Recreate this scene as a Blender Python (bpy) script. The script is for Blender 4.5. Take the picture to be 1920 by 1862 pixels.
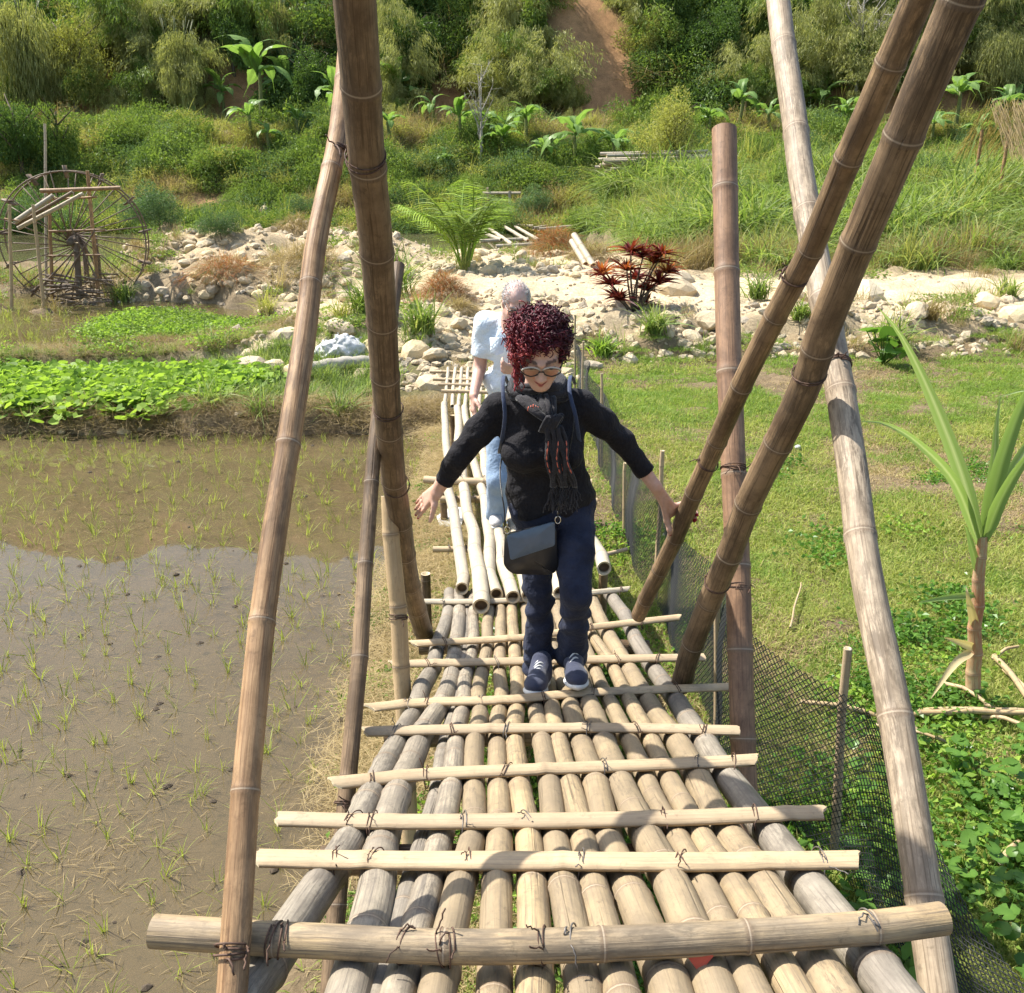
import bpy, math, random
import numpy as np
from mathutils import Vector, Matrix, Euler
for o in list(bpy.data.objects): bpy.data.objects.remove(o)
SC = bpy.context.scene
COL = SC.collection
rad = math.radians
# ---------------------------------------------------------------- camera, sky, sun, exposure
F_PX, PITCH, CZ = 1800.0, rad(19.3), 2.95
cam = bpy.data.cameras.new('camera'); cam_o = bpy.data.objects.new('camera', cam); COL.objects.link(cam_o)
cam.sensor_fit = 'HORIZONTAL'; cam.sensor_width = 36; cam.lens = 36*F_PX/1920
cam.clip_start = .05; cam.clip_end = 2000
cam_o.location = (0, 0, CZ); cam_o.rotation_euler = (rad(90)-PITCH, 0, 0)
SC.camera = cam_o
SUN_EL, SUN_AZ = rad(54), rad(25)      # azimuth: from the left (-x), turned towards the far side (+y)
TO_SUN = Vector((-math.cos(SUN_AZ)*math.cos(SUN_EL), math.sin(SUN_AZ)*math.cos(SUN_EL), math.sin(SUN_EL)))
world = bpy.data.worlds.new('World'); SC.world = world; world.use_nodes = True
wn = world.node_tree.nodes; wl = world.node_tree.links
sky = wn.new('ShaderNodeTexSky'); sky.sky_type = 'NISHITA'; sky.sun_disc = False
sky.sun_elevation = SUN_EL; sky.sun_rotation = math.atan2(TO_SUN.x, TO_SUN.y)
sky.dust_density = 2.0; sky.air_density = 1.2
wn['Background'].inputs[1].default_value = .125
wl.new(sky.outputs[0], wn['Background'].inputs[0])
sun = bpy.data.lights.new('sun', 'SUN'); sun.energy = 5.0; sun.angle = rad(.53); sun.color = (1, .96, .89)
sun_o = bpy.data.objects.new('sun', sun); COL.objects.link(sun_o)
sun_o.rotation_euler = TO_SUN.to_track_quat('Z', 'Y').to_euler(); sun_o.location = (-20, 20, 40)
vs = SC.view_settings; vs.view_transform = 'Standard'; vs.look = 'None'; vs.gamma = 1; vs.use_curve_mapping = False
vs.exposure = 1.0
SC.cycles.max_bounces = 5; SC.cycles.diffuse_bounces = 2; SC.cycles.glossy_bounces = 2; SC.cycles.use_adaptive_sampling = True; SC.cycles.adaptive_threshold = .02; SC.cycles.transparent_max_bounces = 8
SC.cycles.caustics_reflective = False; SC.cycles.caustics_refractive = False
SC.cycles.use_denoising = True

# ---------------------------------------------------------------- pixel -> place
FW = np.array([0, math.cos(PITCH), -math.sin(PITCH)]); UP = np.array([0, math.sin(PITCH), math.cos(PITCH)]); RT = np.array([1., 0, 0])
EYE = np.array([0, 0, CZ])
def ray(x, y): return RT*(x-960)/F_PX + UP*(931-y)/F_PX + FW
def at(x, y, w): return EYE + ray(x, y)*w                 # w: distance along the view axis
def aty(x, y, D): r = ray(x, y); return EYE + r*(D/r[1])   # D: distance along the ground
def atz(x, y, z): r = ray(x, y); return EYE + r*((z-CZ)/r[2])
KY = [-1, .6, 1.42, 2.3, 3.47, 4.8, 5.6, 12]; KC = [1.12, 1.18, 1.35, 1.65, 2.05, 2.30, 2.36, 2.45]
def deck_z(y): return CZ-np.interp(y, KY, KC)
def march(r, f):
    lo = .3; hi = None; t = .3
    while t < 400:
        t2 = t*1.02+.02
        if CZ+r[2]*t2 < f(r[0]*t2, r[1]*t2): lo, hi = t, t2; break
        t = t2
    if hi is None: return EYE+r*120
    for _ in range(30):
        m = (lo+hi)/2
        if CZ+r[2]*m > f(r[0]*m, r[1]*m): lo = m
        else: hi = m
    return EYE+r*lo
def deck(x, y, off=0.): return march(ray(x, y), lambda a, b: deck_z(b)+off)

# ---------------------------------------------------------------- the lie of the land
def sst(a, b, x): t = np.clip((x-a)/(b-a), 0, 1); return t*t*(3-2*t)
def wob(x, y, s=1.): return .5*np.sin(x*1.7*s+1.3*np.sin(y*1.1*s+.4))+.5*np.sin(y*2.3*s+.9*np.sin(x*1.9*s)+2)
def seg_d(x, y, ax, ay, bx, by):
    t = np.clip(((x-ax)*(bx-ax)+(y-ay)*(by-ay))/((bx-ax)**2+(by-ay)**2), 0, 1)
    return np.hypot(x-ax-t*(bx-ax), y-ay-t*(by-ay))
def lerp(a, b, t): return a+(b-a)*t
def n3_(x, y): return wob(x-2, y+1, 6.3)
def masks(x, y):
    x = np.asarray(x, float); y = np.asarray(y, float); n = wob(x, y); n2 = wob(x+5, y-3, 3.1)
    M = {}
    M['paddy'] = sst(-.72, -.95, x+.05*n2+.07*wob(y*2, y))*sst(10.9, 10.2, y+.12*n2+.08*n3_(x, y)+.03*x)
    M['bund'] = sst(-.5, -.9, x)*np.exp(-((y-10.85+.03*x+.1*n2)/.27)**2)
    M['sliver'] = sst(-3.2, -4.2, x+.4*n)*sst(13.15, 13.4, y+.15*n2)*sst(14.4, 14.15, y+.1*n2)
    M['paddy2'] = sst(-6.9, -7.4, x+.25*n+(y-17)*.12)*sst(15.0, 15.4, y+.15*n2)*sst(20.2, 19.7, y+.15*n2)
    M['stream'] = sst(.95, .65, np.minimum(seg_d(x, y, -7.0, 20.3, -2.6, 16.4), seg_d(x, y, -7.0, 20.3, -13, 22.2)*.8)+.12*n2)
    M['left_rock'] = sst(19.9, 24.5, y+.5*n+(x+6)*.18)*sst(-10.2, -9, x+.3*n)*sst(-1.6, -3.6, x)*sst(29, 26.5, y)
    M['mid_rock'] = np.exp(-(((x+2.9)/1.7)**2+((y-15.0)/1.3)**2))
    M['river'] = sst(26.8, 28.6, y+.7*n+.15*x)*sst(3.6, 2.4, x+.5*n-(y-30)*.05)*sst(46.5, 45, y+.6*n)
    M['hillside'] = sst(44.6, 46.5, y+.6*n)
    return M
def terr(x, y):
    x = np.asarray(x, float); y = np.asarray(y, float); M = masks(x, y)
    n = wob(x, y); n2 = wob(x+5, y-3, 3.1); n3 = wob(x-2, y+1, 8.3)
    z = .15+.03*n+.018*n2+.012*n3
    rise = sst(13.3, 15.2, y-.10*np.clip(x, 0, 9)+.15*n2)*sst(-.2, .8, x)+sst(12, 18, y)*sst(.8, -.2, x)*sst(-3.4, -1.2, x)
    z = z+.5*rise+.05*rise*n2
    z = z+.12*M['mid_rock']+.3*M['mid_rock']*(1+.4*n2)
    z = z+.05*M['bund']*(1+.8*n2+.8*n3)
    z = lerp(z, -.07+.012*n3+.01*n2, np.clip(M['paddy']+M['paddy2'], 0, 1))
    z = lerp(z, -.05, np.clip(M['sliver'], 0, 1)*.9); z = lerp(z, -.25, M['stream'])
    z = z+M['left_rock']*(1.0+.12*n2+.1*n)
    z = lerp(z, -.5, M['river'])
    u = y+.8*wob(x*.35, y*.2)
    bank = 5.0*sst(45.2, 58.5, u)+.35*n*sst(47, 50, u)*sst(58.5, 57, u)
    hill = np.clip(u-61.5, 0, 33)*.95+np.clip(u-94.5, 0, 300)*.2+sst(62, 68, u)*(1.5*wob(x*.16, y*.12)+.6*wob(x*.5, y*.4))
    up_r = (.62+1.7*sst(23, 41, y)+.15*n)*sst(3.4, 6, x); hz = -.2+bank+hill
    z = z+1.7*sst(23, 41, y)*sst(3.4, 6, x)*(1-M['river'])
    return lerp(z, np.maximum(hz, up_r-2*(1-sst(3.4, 6, x))), M['hillside'])
def hit(x, y, f=None): return march(ray(x, y), (lambda a, b: float(terr(a, b))))

# ---------------------------------------------------------------- object helpers
RNG = np.random.default_rng(7)
def tag(o, label=None, cat=None, group=None, kind=None):
    if label: o['label'] = label
    if cat: o['category'] = cat
    if group: o['group'] = group
    if kind: o['kind'] = kind
    return o
def empty(name, loc, label=None, cat=None, group=None, rz=0, sc=1):
    o = bpy.data.objects.new(name, None); COL.objects.link(o); o.location = loc; o.rotation_euler = (0, 0, rz)
    o.scale = (sc,)*3 if np.isscalar(sc) else sc; o.empty_display_size = .1
    return tag(o, label, cat, group)
class MB:
    """collects geometry; build() links it as ONE mesh object"""
    def __init__(s): s.v = []; s.f = []; s.n = 0; s.a = {}
    def add(s, v, f, **attr):
        v = np.asarray(v, float).reshape(-1, 3)
        s.v.append(v)
        for q in f if isinstance(f, list) else [f]:
            q = np.asarray(q, int)
            if q.size: s.f.append(q+s.n)
        for k, val in attr.items(): s.a.setdefault(k, []).append((s.n, np.asarray(val, float)))
        s.n += len(v); return s
    def mesh(s, name, smooth=True):
        V = np.concatenate(s.v); me = bpy.data.meshes.new(name)
        me.vertices.add(len(V)); me.vertices.foreach_set('co', V.ravel())
        lt = np.concatenate([np.full(len(q), q.shape[1]) for q in s.f]); li = np.concatenate([q.ravel() for q in s.f])
        me.loops.add(len(li)); me.loops.foreach_set('vertex_index', li.astype(np.int32))
        me.polygons.add(len(lt)); st = np.concatenate([[0], np.cumsum(lt)[:-1]])
        me.polygons.foreach_set('loop_start', st.astype(np.int32)); me.polygons.foreach_set('loop_total', lt.astype(np.int32))
        me.polygons.foreach_set('use_smooth', np.full(len(lt), bool(smooth)))
        for k, parts in s.a.items():
            dim = 1 if parts[0][1].ndim == 1 else parts[0][1].shape[1]
            if dim == 1:
                A = np.zeros(len(V)); at_ = me.attributes.new(k, 'FLOAT', 'POINT'); key = 'value'
            else:
                A = np.zeros((len(V), 3)); at_ = me.attributes.new(k, 'FLOAT_VECTOR', 'POINT'); key = 'vector'
            for st_, val in parts: A[st_:st_+len(val)] = val
            at_.data.foreach_set(key, A.ravel())
        me.update(calc_edges=True); me.validate(); return me
    def build(s, name, mat, parent=None, smooth=True, loc=None):
        return link(name, s.mesh(name, smooth), mat, parent, loc)
def link(name, me, mat=None, parent=None, loc=None, rot=None, sc=None):
    o = bpy.data.objects.new(name, me); COL.objects.link(o)
    if mat is not None and len(me.materials) == 0: me.materials.append(mat)
    if parent is not None:
        o.parent = parent
        if loc is None and parent.type == 'EMPTY': o.matrix_parent_inverse = Matrix.Translation(-Vector(parent.location))
    if loc is not None: o.location = loc
    if rot is not None: o.rotation_euler = rot
    if sc is not None: o.scale = (sc,)*3 if np.isscalar(sc) else sc
    return o
def copy_tree(o, parent=None):
    c = o.copy(); COL.objects.link(c)
    if parent is not None: c.parent = parent
    for ch in o.children: copy_tree(ch, c)
    return c

def catmull(P, n):
    P = np.asarray(P, float)
    if len(P) == 2: return P[0]+(P[1]-P[0])*np.linspace(0, 1, n)[:, None]
    Q = np.vstack([2*P[0]-P[1], P, 2*P[-1]-P[-2]]); out = []
    L = np.concatenate([[0], np.cumsum(np.linalg.norm(np.diff(P, axis=0), axis=1))])
    for s in np.linspace(0, L[-1], n):
        i = min(np.searchsorted(L, s, 'right')-1, len(P)-2); t = (s-L[i])/max(L[i+1]-L[i], 1e-9)
        p0, p1, p2, p3 = Q[i], Q[i+1], Q[i+2], Q[i+3]
        out.append(.5*((2*p1)+(-p0+p2)*t+(2*p0-5*p1+4*p2-p3)*t*t+(-p0+3*p1-3*p2+p3)*t**3))
    return np.array(out)
def frames(P):
    T = np.gradient(P, axis=0); T /= np.linalg.norm(T, axis=1)[:, None]+1e-12
    a = np.array([0, 0, 1.]) if abs(T[0][2]) < .8 else np.array([1., 0, 0])
    N = [np.cross(a, T[0])]; N[0] /= np.linalg.norm(N[0])
    for i in range(1, len(P)):
        m = N[-1]-T[i]*(N[-1]@T[i]); N.append(m/(np.linalg.norm(m)+1e-12))
    N = np.array(N); return T, N, np.cross(T, N)
def quads_grid(n, m, wrap):
    i = np.arange(n-1)[:, None]; j = np.arange(m if wrap else m-1)[None]
    j2 = (j+1) % m
    return np.stack([i*m+j, i*m+j2, (i+1)*m+j2, (i+1)*m+j], -1).reshape(-1, 4)
def tube(mb, P, R, seg=8, cap=True, flat=1., **attr):
    """plain swept tube; flat<1 squashes it along the second frame axis"""
    P = np.asarray(P, float); n = len(P); R = np.broadcast_to(np.asarray(R, float), (n,))
    T, N, B = frames(P); a = np.linspace(0, 2*np.pi, seg, endpoint=False)
    V = P[:, None]+R[:, None, None]*(np.cos(a)[None, :, None]*N[:, None]+flat*np.sin(a)[None, :, None]*B[:, None])
    q = quads_grid(n, seg, True); V = V.reshape(-1, 3)
    L = np.concatenate([[0], np.cumsum(np.linalg.norm(np.diff(P, axis=0), axis=1))])
    bc = np.stack([np.tile(np.cos(a), n)*np.repeat(R, seg), np.tile(np.sin(a), n)*np.repeat(R, seg), np.repeat(L, seg)], -1)
    at_ = {k: np.full(len(V)+(2 if cap else 0), v) if np.isscalar(v) else v for k, v in attr.items()}
    if cap:
        V = np.vstack([V, P[0], P[-1]]); k = n*seg; s = np.arange(seg); s2 = (s+1) % seg
        t = np.vstack([np.stack([s2, s, np.full(seg, k)], -1), np.stack([(n-1)*seg+s, (n-1)*seg+s2, np.full(seg, k+1)], -1)])
        bc = np.vstack([bc, [0, 0, 0], [0, 0, L[-1]]])
        mb.add(V, [q, t], bc=bc, **at_)
    else: mb.add(V, q, bc=bc, **at_)
def culm_mesh(mb, pts, r0, r1, seg=18, node=.3, rng=RNG, step=.08, wobble=.004, hollow=True, bulge=1.):
    """one bamboo culm: swollen nodes, slight kinks, hollow cut ends"""
    pts = np.asarray(pts, float); L = np.linalg.norm(np.diff(pts, axis=0), axis=1).sum()
    nodes = []; s = rng.uniform(.03, node)
    while s < L-.02: nodes.append(s); s += node*rng.uniform(.85, 1.2)
    S = set(np.round(np.linspace(0, L, max(3, int(L/step)+1)), 4))
    offs = [-.035, -.014, -.006, 0, .004, .011, .032]; mul = [.995, 1.015, 1.075, 1.03, 1.06, 1.01, .99]
    k0 = (r0+r1)*.5/.04
    S = sorted(S | {round(x+o_*k0, 4) for x in nodes for o_ in offs if 0 < x+o_*k0 < L})
    S = [x for i, x in enumerate(S) if i == 0 or x-S[i-1] > .0012]; S = np.array(S)
    base = catmull(pts, 60); bl = np.concatenate([[0], np.cumsum(np.linalg.norm(np.diff(base, axis=0), axis=1))]); bl *= L/bl[-1]
    P = np.stack([np.interp(S, bl, base[:, k]) for k in range(3)], -1)
    kn = np.array([0]+nodes+[L]); kk = rng.normal(0, wobble, (len(kn), 3)); kk[0] = 0; kk[-1] = 0
    P = P+np.stack([np.interp(S, kn, kk[:, k]) for k in range(3)], -1)
    R = r0+(r1-r0)*S/L; nd = np.zeros(len(S)); sd = np.zeros(len(S))
    for x in nodes:
        R = R*(1+bulge*(np.interp(S, x+np.array(offs)*k0, mul, left=1, right=1)-1))
        d = S-x; nd = np.maximum(nd, np.exp(-(d/(.012*k0))**2))
        sd = np.where((d > -.05) & (d < 0), np.maximum(sd, 1+d/.05), sd)
    T, N, B = frames(P); n = len(P); a = np.linspace(0, 2*np.pi, seg, endpoint=False)
    ov = 1+.03*np.cos(2*a+rng.uniform(0, 6))
    V = P[:, None]+(R[:, None]*ov[None])[..., None]*(np.cos(a)[None, :, None]*N[:, None]+np.sin(a)[None, :, None]*B[:, None])
    q = quads_grid(n, seg, True); ph = rng.uniform(0, 50)
    bc = np.stack([np.tile(np.cos(a), n)*np.repeat(R, seg), np.tile(np.sin(a), n)*np.repeat(R, seg), np.repeat(S, seg)+ph], -1)
    mb.add(V.reshape(-1, 3), q, bc=bc, nd=np.repeat(nd, seg), cut=np.zeros(n*seg))
    for e, sg in ((0, 1), (n-1, -1)):
        ring = V[e]; c = P[e]; t = T[e]*sg
        inn = c+(ring-c)*.76; deep = inn+t*(.05 if hollow else .004)
        W = np.vstack([ring, inn, deep, (c+t*(.05 if hollow else .004))[None]])
        m = seg; i = np.arange(m); i2 = (i+1) % m
        f4 = np.vstack([np.stack([i, i2, m+i2, m+i], -1), np.stack([m+i, m+i2, 2*m+i2, 2*m+i], -1)]); f3 = np.stack([2*m+i, 2*m+i2, np.full(m, 3*m)], -1)
        if sg == 1: f4 = f4[:, ::-1]; f3 = f3[:, ::-1]
        cutv = np.concatenate([np.full(2*m, .5), np.full(m+1, 1.)])
        mb.add(W, [f4, f3], bc=np.vstack([W*0+ph]), nd=np.zeros(len(W)), cut=cutv)
    return S, P, R
def culm(name, pts, r0, r1, mat, parent=None, **kw):
    mb = MB(); culm_mesh(mb, pts, r0, r1, **kw); return mb.build(name, mat, parent)

# ---------------------------------------------------------------- materials
def newmat(name):
    m = bpy.data.materials.new(name); m.use_nodes = True; nt = m.node_tree; return m, nt, nt.nodes, nt.links, nt.nodes['Principled BSDF']
def N_(nt, t, **kw):
    n = nt.nodes.new(t)
    for k, v in kw.items():
        if k in n.inputs: n.inputs[k].default_value = v
        else: setattr(n, k, v)
    return n
def lnk(nt, a, b): nt.links.new(a, b)
def attr(nt, name): n = nt.nodes.new('ShaderNodeAttribute'); n.attribute_name = name; return n
def noise(nt, vec, scale, detail=4, rough=.55, dist=0):
    n = N_(nt, 'ShaderNodeTexNoise', Scale=scale, Detail=detail, Roughness=rough, Distortion=dist)
    if vec is not None: lnk(nt, vec, n.inputs['Vector'])
    return n.outputs['Fac']
def vscale(nt, vec, s):
    n = N_(nt, 'ShaderNodeMapping'); n.inputs['Scale'].default_value = s; lnk(nt, vec, n.inputs['Vector']); return n.outputs[0]
def ramp(nt, fac, stops):
    r = nt.nodes.new('ShaderNodeValToRGB'); e = r.color_ramp.elements
    while len(e) < len(stops): e.new(.5)
    for i, (p, c) in enumerate(stops): e[i].position = p; e[i].color = (*c, 1) if len(c) == 3 else c
    lnk(nt, fac, r.inputs[0]); return r.outputs[0]
def mix(nt, fac, a, b, mode='MIX'):
    n = nt.nodes.new('ShaderNodeMix'); n.data_type = 'RGBA'; n.blend_type = mode
    for s, v in ((0, fac), (6, a), (7, b)):
        if hasattr(v, 'is_linked'): lnk(nt, v, n.inputs[s])
        else: n.inputs[s].default_value = v if s == 0 else (*v, 1)
    return n.outputs[2]
def mth(nt, op, a, b=None, c=None, clamp=False):
    n = nt.nodes.new('ShaderNodeMath'); n.operation = op; n.use_clamp = clamp
    for i, v in enumerate((a, b, c)):
        if v is None: continue
        if hasattr(v, 'is_linked'): lnk(nt, v, n.inputs[i])
        else: n.inputs[i].default_value = v
    return n.outputs[0]
def maprange(nt, v, a, b, c=0., d=1.):
    n = nt.nodes.new('ShaderNodeMapRange'); lnk(nt, v, n.inputs[0])
    for i, k in enumerate((a, b, c, d)): n.inputs[i+1].default_value = k
    return n.outputs[0]
def bump(nt, h, strength, dist, b):
    n = N_(nt, 'ShaderNodeBump', Strength=strength, Distance=dist); lnk(nt, h, n.inputs['Height']); lnk(nt, n.outputs[0], b.inputs['Normal'])
def objrand(nt): return nt.nodes.new('ShaderNodeObjectInfo').outputs['Random']

def bamboo(name, c1, c2, streak, spots, blotch=.45, node_c=(.16, .11, .07), ring=(.62, .52, .38), rough=.55, spot_amt=.62):
    m, nt, ns, ls, b = newmat(name)
    bc = attr(nt, 'bc').outputs['Vector']; r = objrand(nt)
    off = N_(nt, 'ShaderNodeVectorMath', operation='ADD'); cmb = ns.new('ShaderNodeCombineXYZ')
    lnk(nt, mth(nt, 'MULTIPLY', r, 37.), cmb.inputs[2]); lnk(nt, mth(nt, 'MULTIPLY', r, 11.), cmb.inputs[0])
    lnk(nt, bc, off.inputs[0]); lnk(nt, cmb.outputs[0], off.inputs[1]); v = off.outputs[0]
    big = noise(nt, vscale(nt, v, (14, 14, 3.2)), 1, 5, .6); col = mix(nt, maprange(nt, big, .36, .64), c1, c2)
    tint = mix(nt, r, (.74, .74, .76), (1.1, 1.05, .97)); col = mix(nt, 1., col, tint, 'MULTIPLY')
    fine = noise(nt, vscale(nt, v, (190, 190, 4.5)), 1, 4, .65); col = mix(nt, maprange(nt, fine, .50, .66), col, streak)
    crack = noise(nt, vscale(nt, v, (75, 75, 1.1)), 1, 3, .5); col = mix(nt, maprange(nt, crack, .69, .72, 0, .8), col, tuple(x*.35 for x in streak))
    sp = noise(nt, vscale(nt, v, (70, 70, 15)), 1, 6, .72, .3); patch = noise(nt, vscale(nt, v, (7, 7, 2.1)), 1, 3)
    spf = mth(nt, 'MULTIPLY', maprange(nt, sp, spot_amt-.11, spot_amt+.03, 0, .85), maprange(nt, patch, .40, .66)); col = mix(nt, spf, col, spots)
    bl = noise(nt, vscale(nt, v, (9, 9, 6)), 1, 6, .7, .6); col = mix(nt, maprange(nt, bl, .48, .66, 0, blotch+.15), col, tuple(x*.8 for x in streak))
    pos = ns.new('ShaderNodeNewGeometry').outputs['Position']; dt = noise(nt, pos, 6, 7, .75, .5); col = mix(nt, maprange(nt, dt, .46, .70, 0, .7), col, tuple(x*.9 for x in streak))
    g2 = noise(nt, pos, 38, 5, .7); col = mix(nt, maprange(nt, g2, .58, .70, 0, .5), col, tuple(x*.55 for x in streak))
    nd = attr(nt, 'nd').outputs['Fac']
    col = mix(nt, maprange(nt, nd, .25, .9, 0, .65), col, node_c)
    col = mix(nt, maprange(nt, nd, .9, .99, 0, .38), col, ring)
    cut = attr(nt, 'cut').outputs['Fac']
    col = mix(nt, maprange(nt, cut, .3, .5), col, (.55, .45, .29)); col = mix(nt, maprange(nt, cut, .7, .95), col, (.16, .11, .065))
    lnk(nt, col, b.inputs['Base Color'])
    lnk(nt, maprange(nt, big, .3, .7, rough-.08, rough+.14), b.inputs['Roughness']); b.inputs['Specular IOR Level'].default_value = .32
    h = mth(nt, 'ADD', mth(nt, 'MULTIPLY', fine, .6), mth(nt, 'MULTIPLY', sp, .35)); h = mth(nt, 'SUBTRACT', h, maprange(nt, crack, .66, .71, 0, .9))
    bump(nt, h, .8, .003, b); return m
M_DECK = bamboo('bamboo_deck', (.43, .33, .195), (.32, .25, .155), (.22, .17, .11), (.11, .088, .062))
M_DECKG = bamboo('bamboo_deck_grey', (.39, .345, .265), (.27, .235, .185), (.17, .145, .115), (.10, .085, .068), spot_amt=.56)
M_POST = bamboo('bamboo_post', (.53, .335, .17), (.40, .245, .12), (.16, .085, .038), (.055, .034, .02), spot_amt=.53, node_c=(.15, .09, .05))
M_POSTD = bamboo('bamboo_dark_post', (.34, .235, .135), (.22, .15, .085), (.085, .052, .028), (.035, .025, .016), spot_amt=.50, node_c=(.11, .075, .05))
M_POSTL = bamboo('bamboo_pale_post', (.56, .455, .32), (.44, .345, .235), (.17, .125, .08), (.08, .058, .038), spot_amt=.53, blotch=.3)
M_POSTY = bamboo('bamboo_yellow_post', (.62, .46, .26), (.54, .39, .21), (.40, .28, .15), (.2, .13, .07), spot_amt=.66, blotch=.2)
M_RED = bamboo('bamboo_reddish_post', (.37, .225, .13), (.28, .17, .10), (.14, .08, .048), (.1, .06, .04), spot_amt=.64)
M_SLAT = bamboo('split_bamboo', (.55, .43, .27), (.46, .35, .215), (.35, .26, .16), (.18, .13, .085), spot_amt=.66, blotch=.2)
M_PALE = bamboo('bleached_bamboo', (.56, .49, .36), (.47, .405, .295), (.38, .33, .25), (.2, .17, .13), spot_amt=.64, blotch=.25)
M_OLD = bamboo('old_wood', (.27, .20, .135), (.19, .135, .09), (.10, .07, .045), (.05, .035, .025))

def plain(name, c, rough=.7, var=.15, scale=20, bumpk=.3, spec=.3, metal=0., c2=None):
    m, nt, ns, ls, b = newmat(name); tc = ns.new('ShaderNodeTexCoord').outputs['Object']
    n = noise(nt, tc, scale, 5, .6); c2 = c2 or tuple(x*(1-var*2) for x in c)
    col = mix(nt, maprange(nt, n, .35, .65), c, c2); lnk(nt, col, b.inputs['Base Color'])
    b.inputs['Roughness'].default_value = rough; b.inputs['Specular IOR Level'].default_value = spec; b.inputs['Metallic'].default_value = metal
    if bumpk: bump(nt, n, bumpk, .01, b)
    return m
def leafmat(name, c1, c2, rough=.5, trans=.3, c3=None, spec=.18):
    """leaf colours vary from leaf to leaf (tint) and from plant to plant (object random)"""
    m, nt, ns, ls, b = newmat(name); t = attr(nt, 'tint').outputs['Fac']; r = objrand(nt)
    f = mth(nt, 'ADD', mth(nt, 'MULTIPLY', t, .7), mth(nt, 'MULTIPLY', r, .3), clamp=True)
    col = ramp(nt, f, [(0, c1), (.6, c2), (1, c3 or c2)])
    lnk(nt, col, b.inputs['Base Color']); b.inputs['Roughness'].default_value = rough; b.inputs['Specular IOR Level'].default_value = spec
    tr = N_(nt, 'ShaderNodeBsdfTranslucent'); lnk(nt, mix(nt, 1., col, (1.25, 1.3, .7), 'MULTIPLY'), tr.inputs[0])
    ms = ns.new('ShaderNodeMixShader'); ms.inputs[0].default_value = min(.5, trans+.1)
    lnk(nt, b.outputs[0], ms.inputs[1]); lnk(nt, tr.outputs[0], ms.inputs[2]); lnk(nt, ms.outputs[0], ns['Material Output'].inputs[0]); return m
M_WIRE = plain('rusty_wire', (.13, .075, .05), .7, .3, 60, 0)
M_WIREG = plain('grey_wire', (.2, .18, .16), .5, .3, 60, 0, metal=.4)
# ---------------------------------------------------------------- ground, water
def ground():
    ys = np.concatenate([np.linspace(-6, .6, 8), np.linspace(.8, 12, 150)[0:], np.geomspace(12.1, 30, 120), np.geomspace(30.4, 110, 130), np.geomspace(113, 420, 14)])
    us = np.linspace(-1, 1, 281)
    X = us[None]*(np.abs(ys)[:, None]*.9+5)*(1+.9*np.clip(ys[:, None]-110, 0, 300)/300)
    Y = np.repeat(ys[:, None], len(us), 1); Z = terr(X, Y)
    Z = Z+.02*RNG.normal(0, 1, Z.shape)*sst(11.0, 13, Y)*sst(44, 30, Y)*(1-masks(X, Y)['river'])
    M = masks(X, Y); n = wob(X, Y, .8); n2 = wob(X+3, Y*1.3, 2.7)
    C = np.zeros(X.shape+(3,)); C[:] = (.20, .155, .095)
    def put(c, m): C[:] = C+(np.array(c)-C)*np.clip(m, 0, 1)[..., None]
    put((.17, .125, .07), sst(.1, .9, n2)*.8)
    put((.09, .11, .035), sst(-.6, -1.3, X)*sst(11.5, 12, Y)*sst(20, 18, Y)*.6)
    put((.34, .26, .165), M['bund']); put((.165, .128, .085), np.clip(M['paddy']+M['paddy2']+M['sliver'], 0, 1)); put((.16, .14, .1), M['stream'])
    sand = sst(13.8, 15.5, Y-.1*np.clip(X, 0, 9))*sst(-2.2, -.8, X)+sst(13, 15, Y)*sst(-5.5, -4, X)*sst(-.5, -1.5, X)+M['left_rock']+M['mid_rock']*1.2
    put((.60, .50, .335), np.clip(sand, 0, 1)*sst(30, 26, Y)); put((.40, .32, .205), np.clip(M['left_rock']*1.5, 0, 1)*.8)
    put((.36, .29, .18), sst(19.8, 21.5, Y+.5*n)*sst(3.2, 4.4, X)); put((.2, .17, .1), sst(22, 24, Y)*sst(3.2, 4.4, X))
    put((.15, .13, .08), M['river']); put((.10, .10, .04), M['hillside'])
    put((.36, .19, .095), M['hillside']*sst(58, 62, Y)*sst(-.1, .7, wob(X*.3+1, Y*.3)))
    put((.46, .27, .14), M['hillside']*scar(X, Y))
    mb = MB(); mb.add(np.stack([X, Y, Z], -1).reshape(-1, 3), quads_grid(len(ys), len(us), False), gc=C.reshape(-1, 3))
    m, nt, ns, ls, b = newmat('earth'); tc = ns.new('ShaderNodeTexCoord').outputs['Object']
    a = noise(nt, tc, 2.2, 8, .65); c = noise(nt, tc, 23, 8, .7); d = noise(nt, tc, 110, 5, .7)
    col = mix(nt, 1., attr(nt, 'gc').outputs['Color'], ramp(nt, a, [(.3, (.72, .7, .68)), (.7, (1.2, 1.15, 1.08))]), 'MULTIPLY')
    col = mix(nt, 1., col, ramp(nt, c, [(.3, (.6, .58, .56)), (.62, (1.2, 1.2, 1.2))]), 'MULTIPLY')
    lnk(nt, col, b.inputs['Base Color']); b.inputs['Roughness'].default_value = .95; b.inputs['Specular IOR Level'].default_value = .15
    bump(nt, mth(nt, 'ADD', c, mth(nt, 'MULTIPLY', d, .5)), .9, .03, b)
    o = mb.build('ground', m); tag(o, kind='structure'); return o
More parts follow.
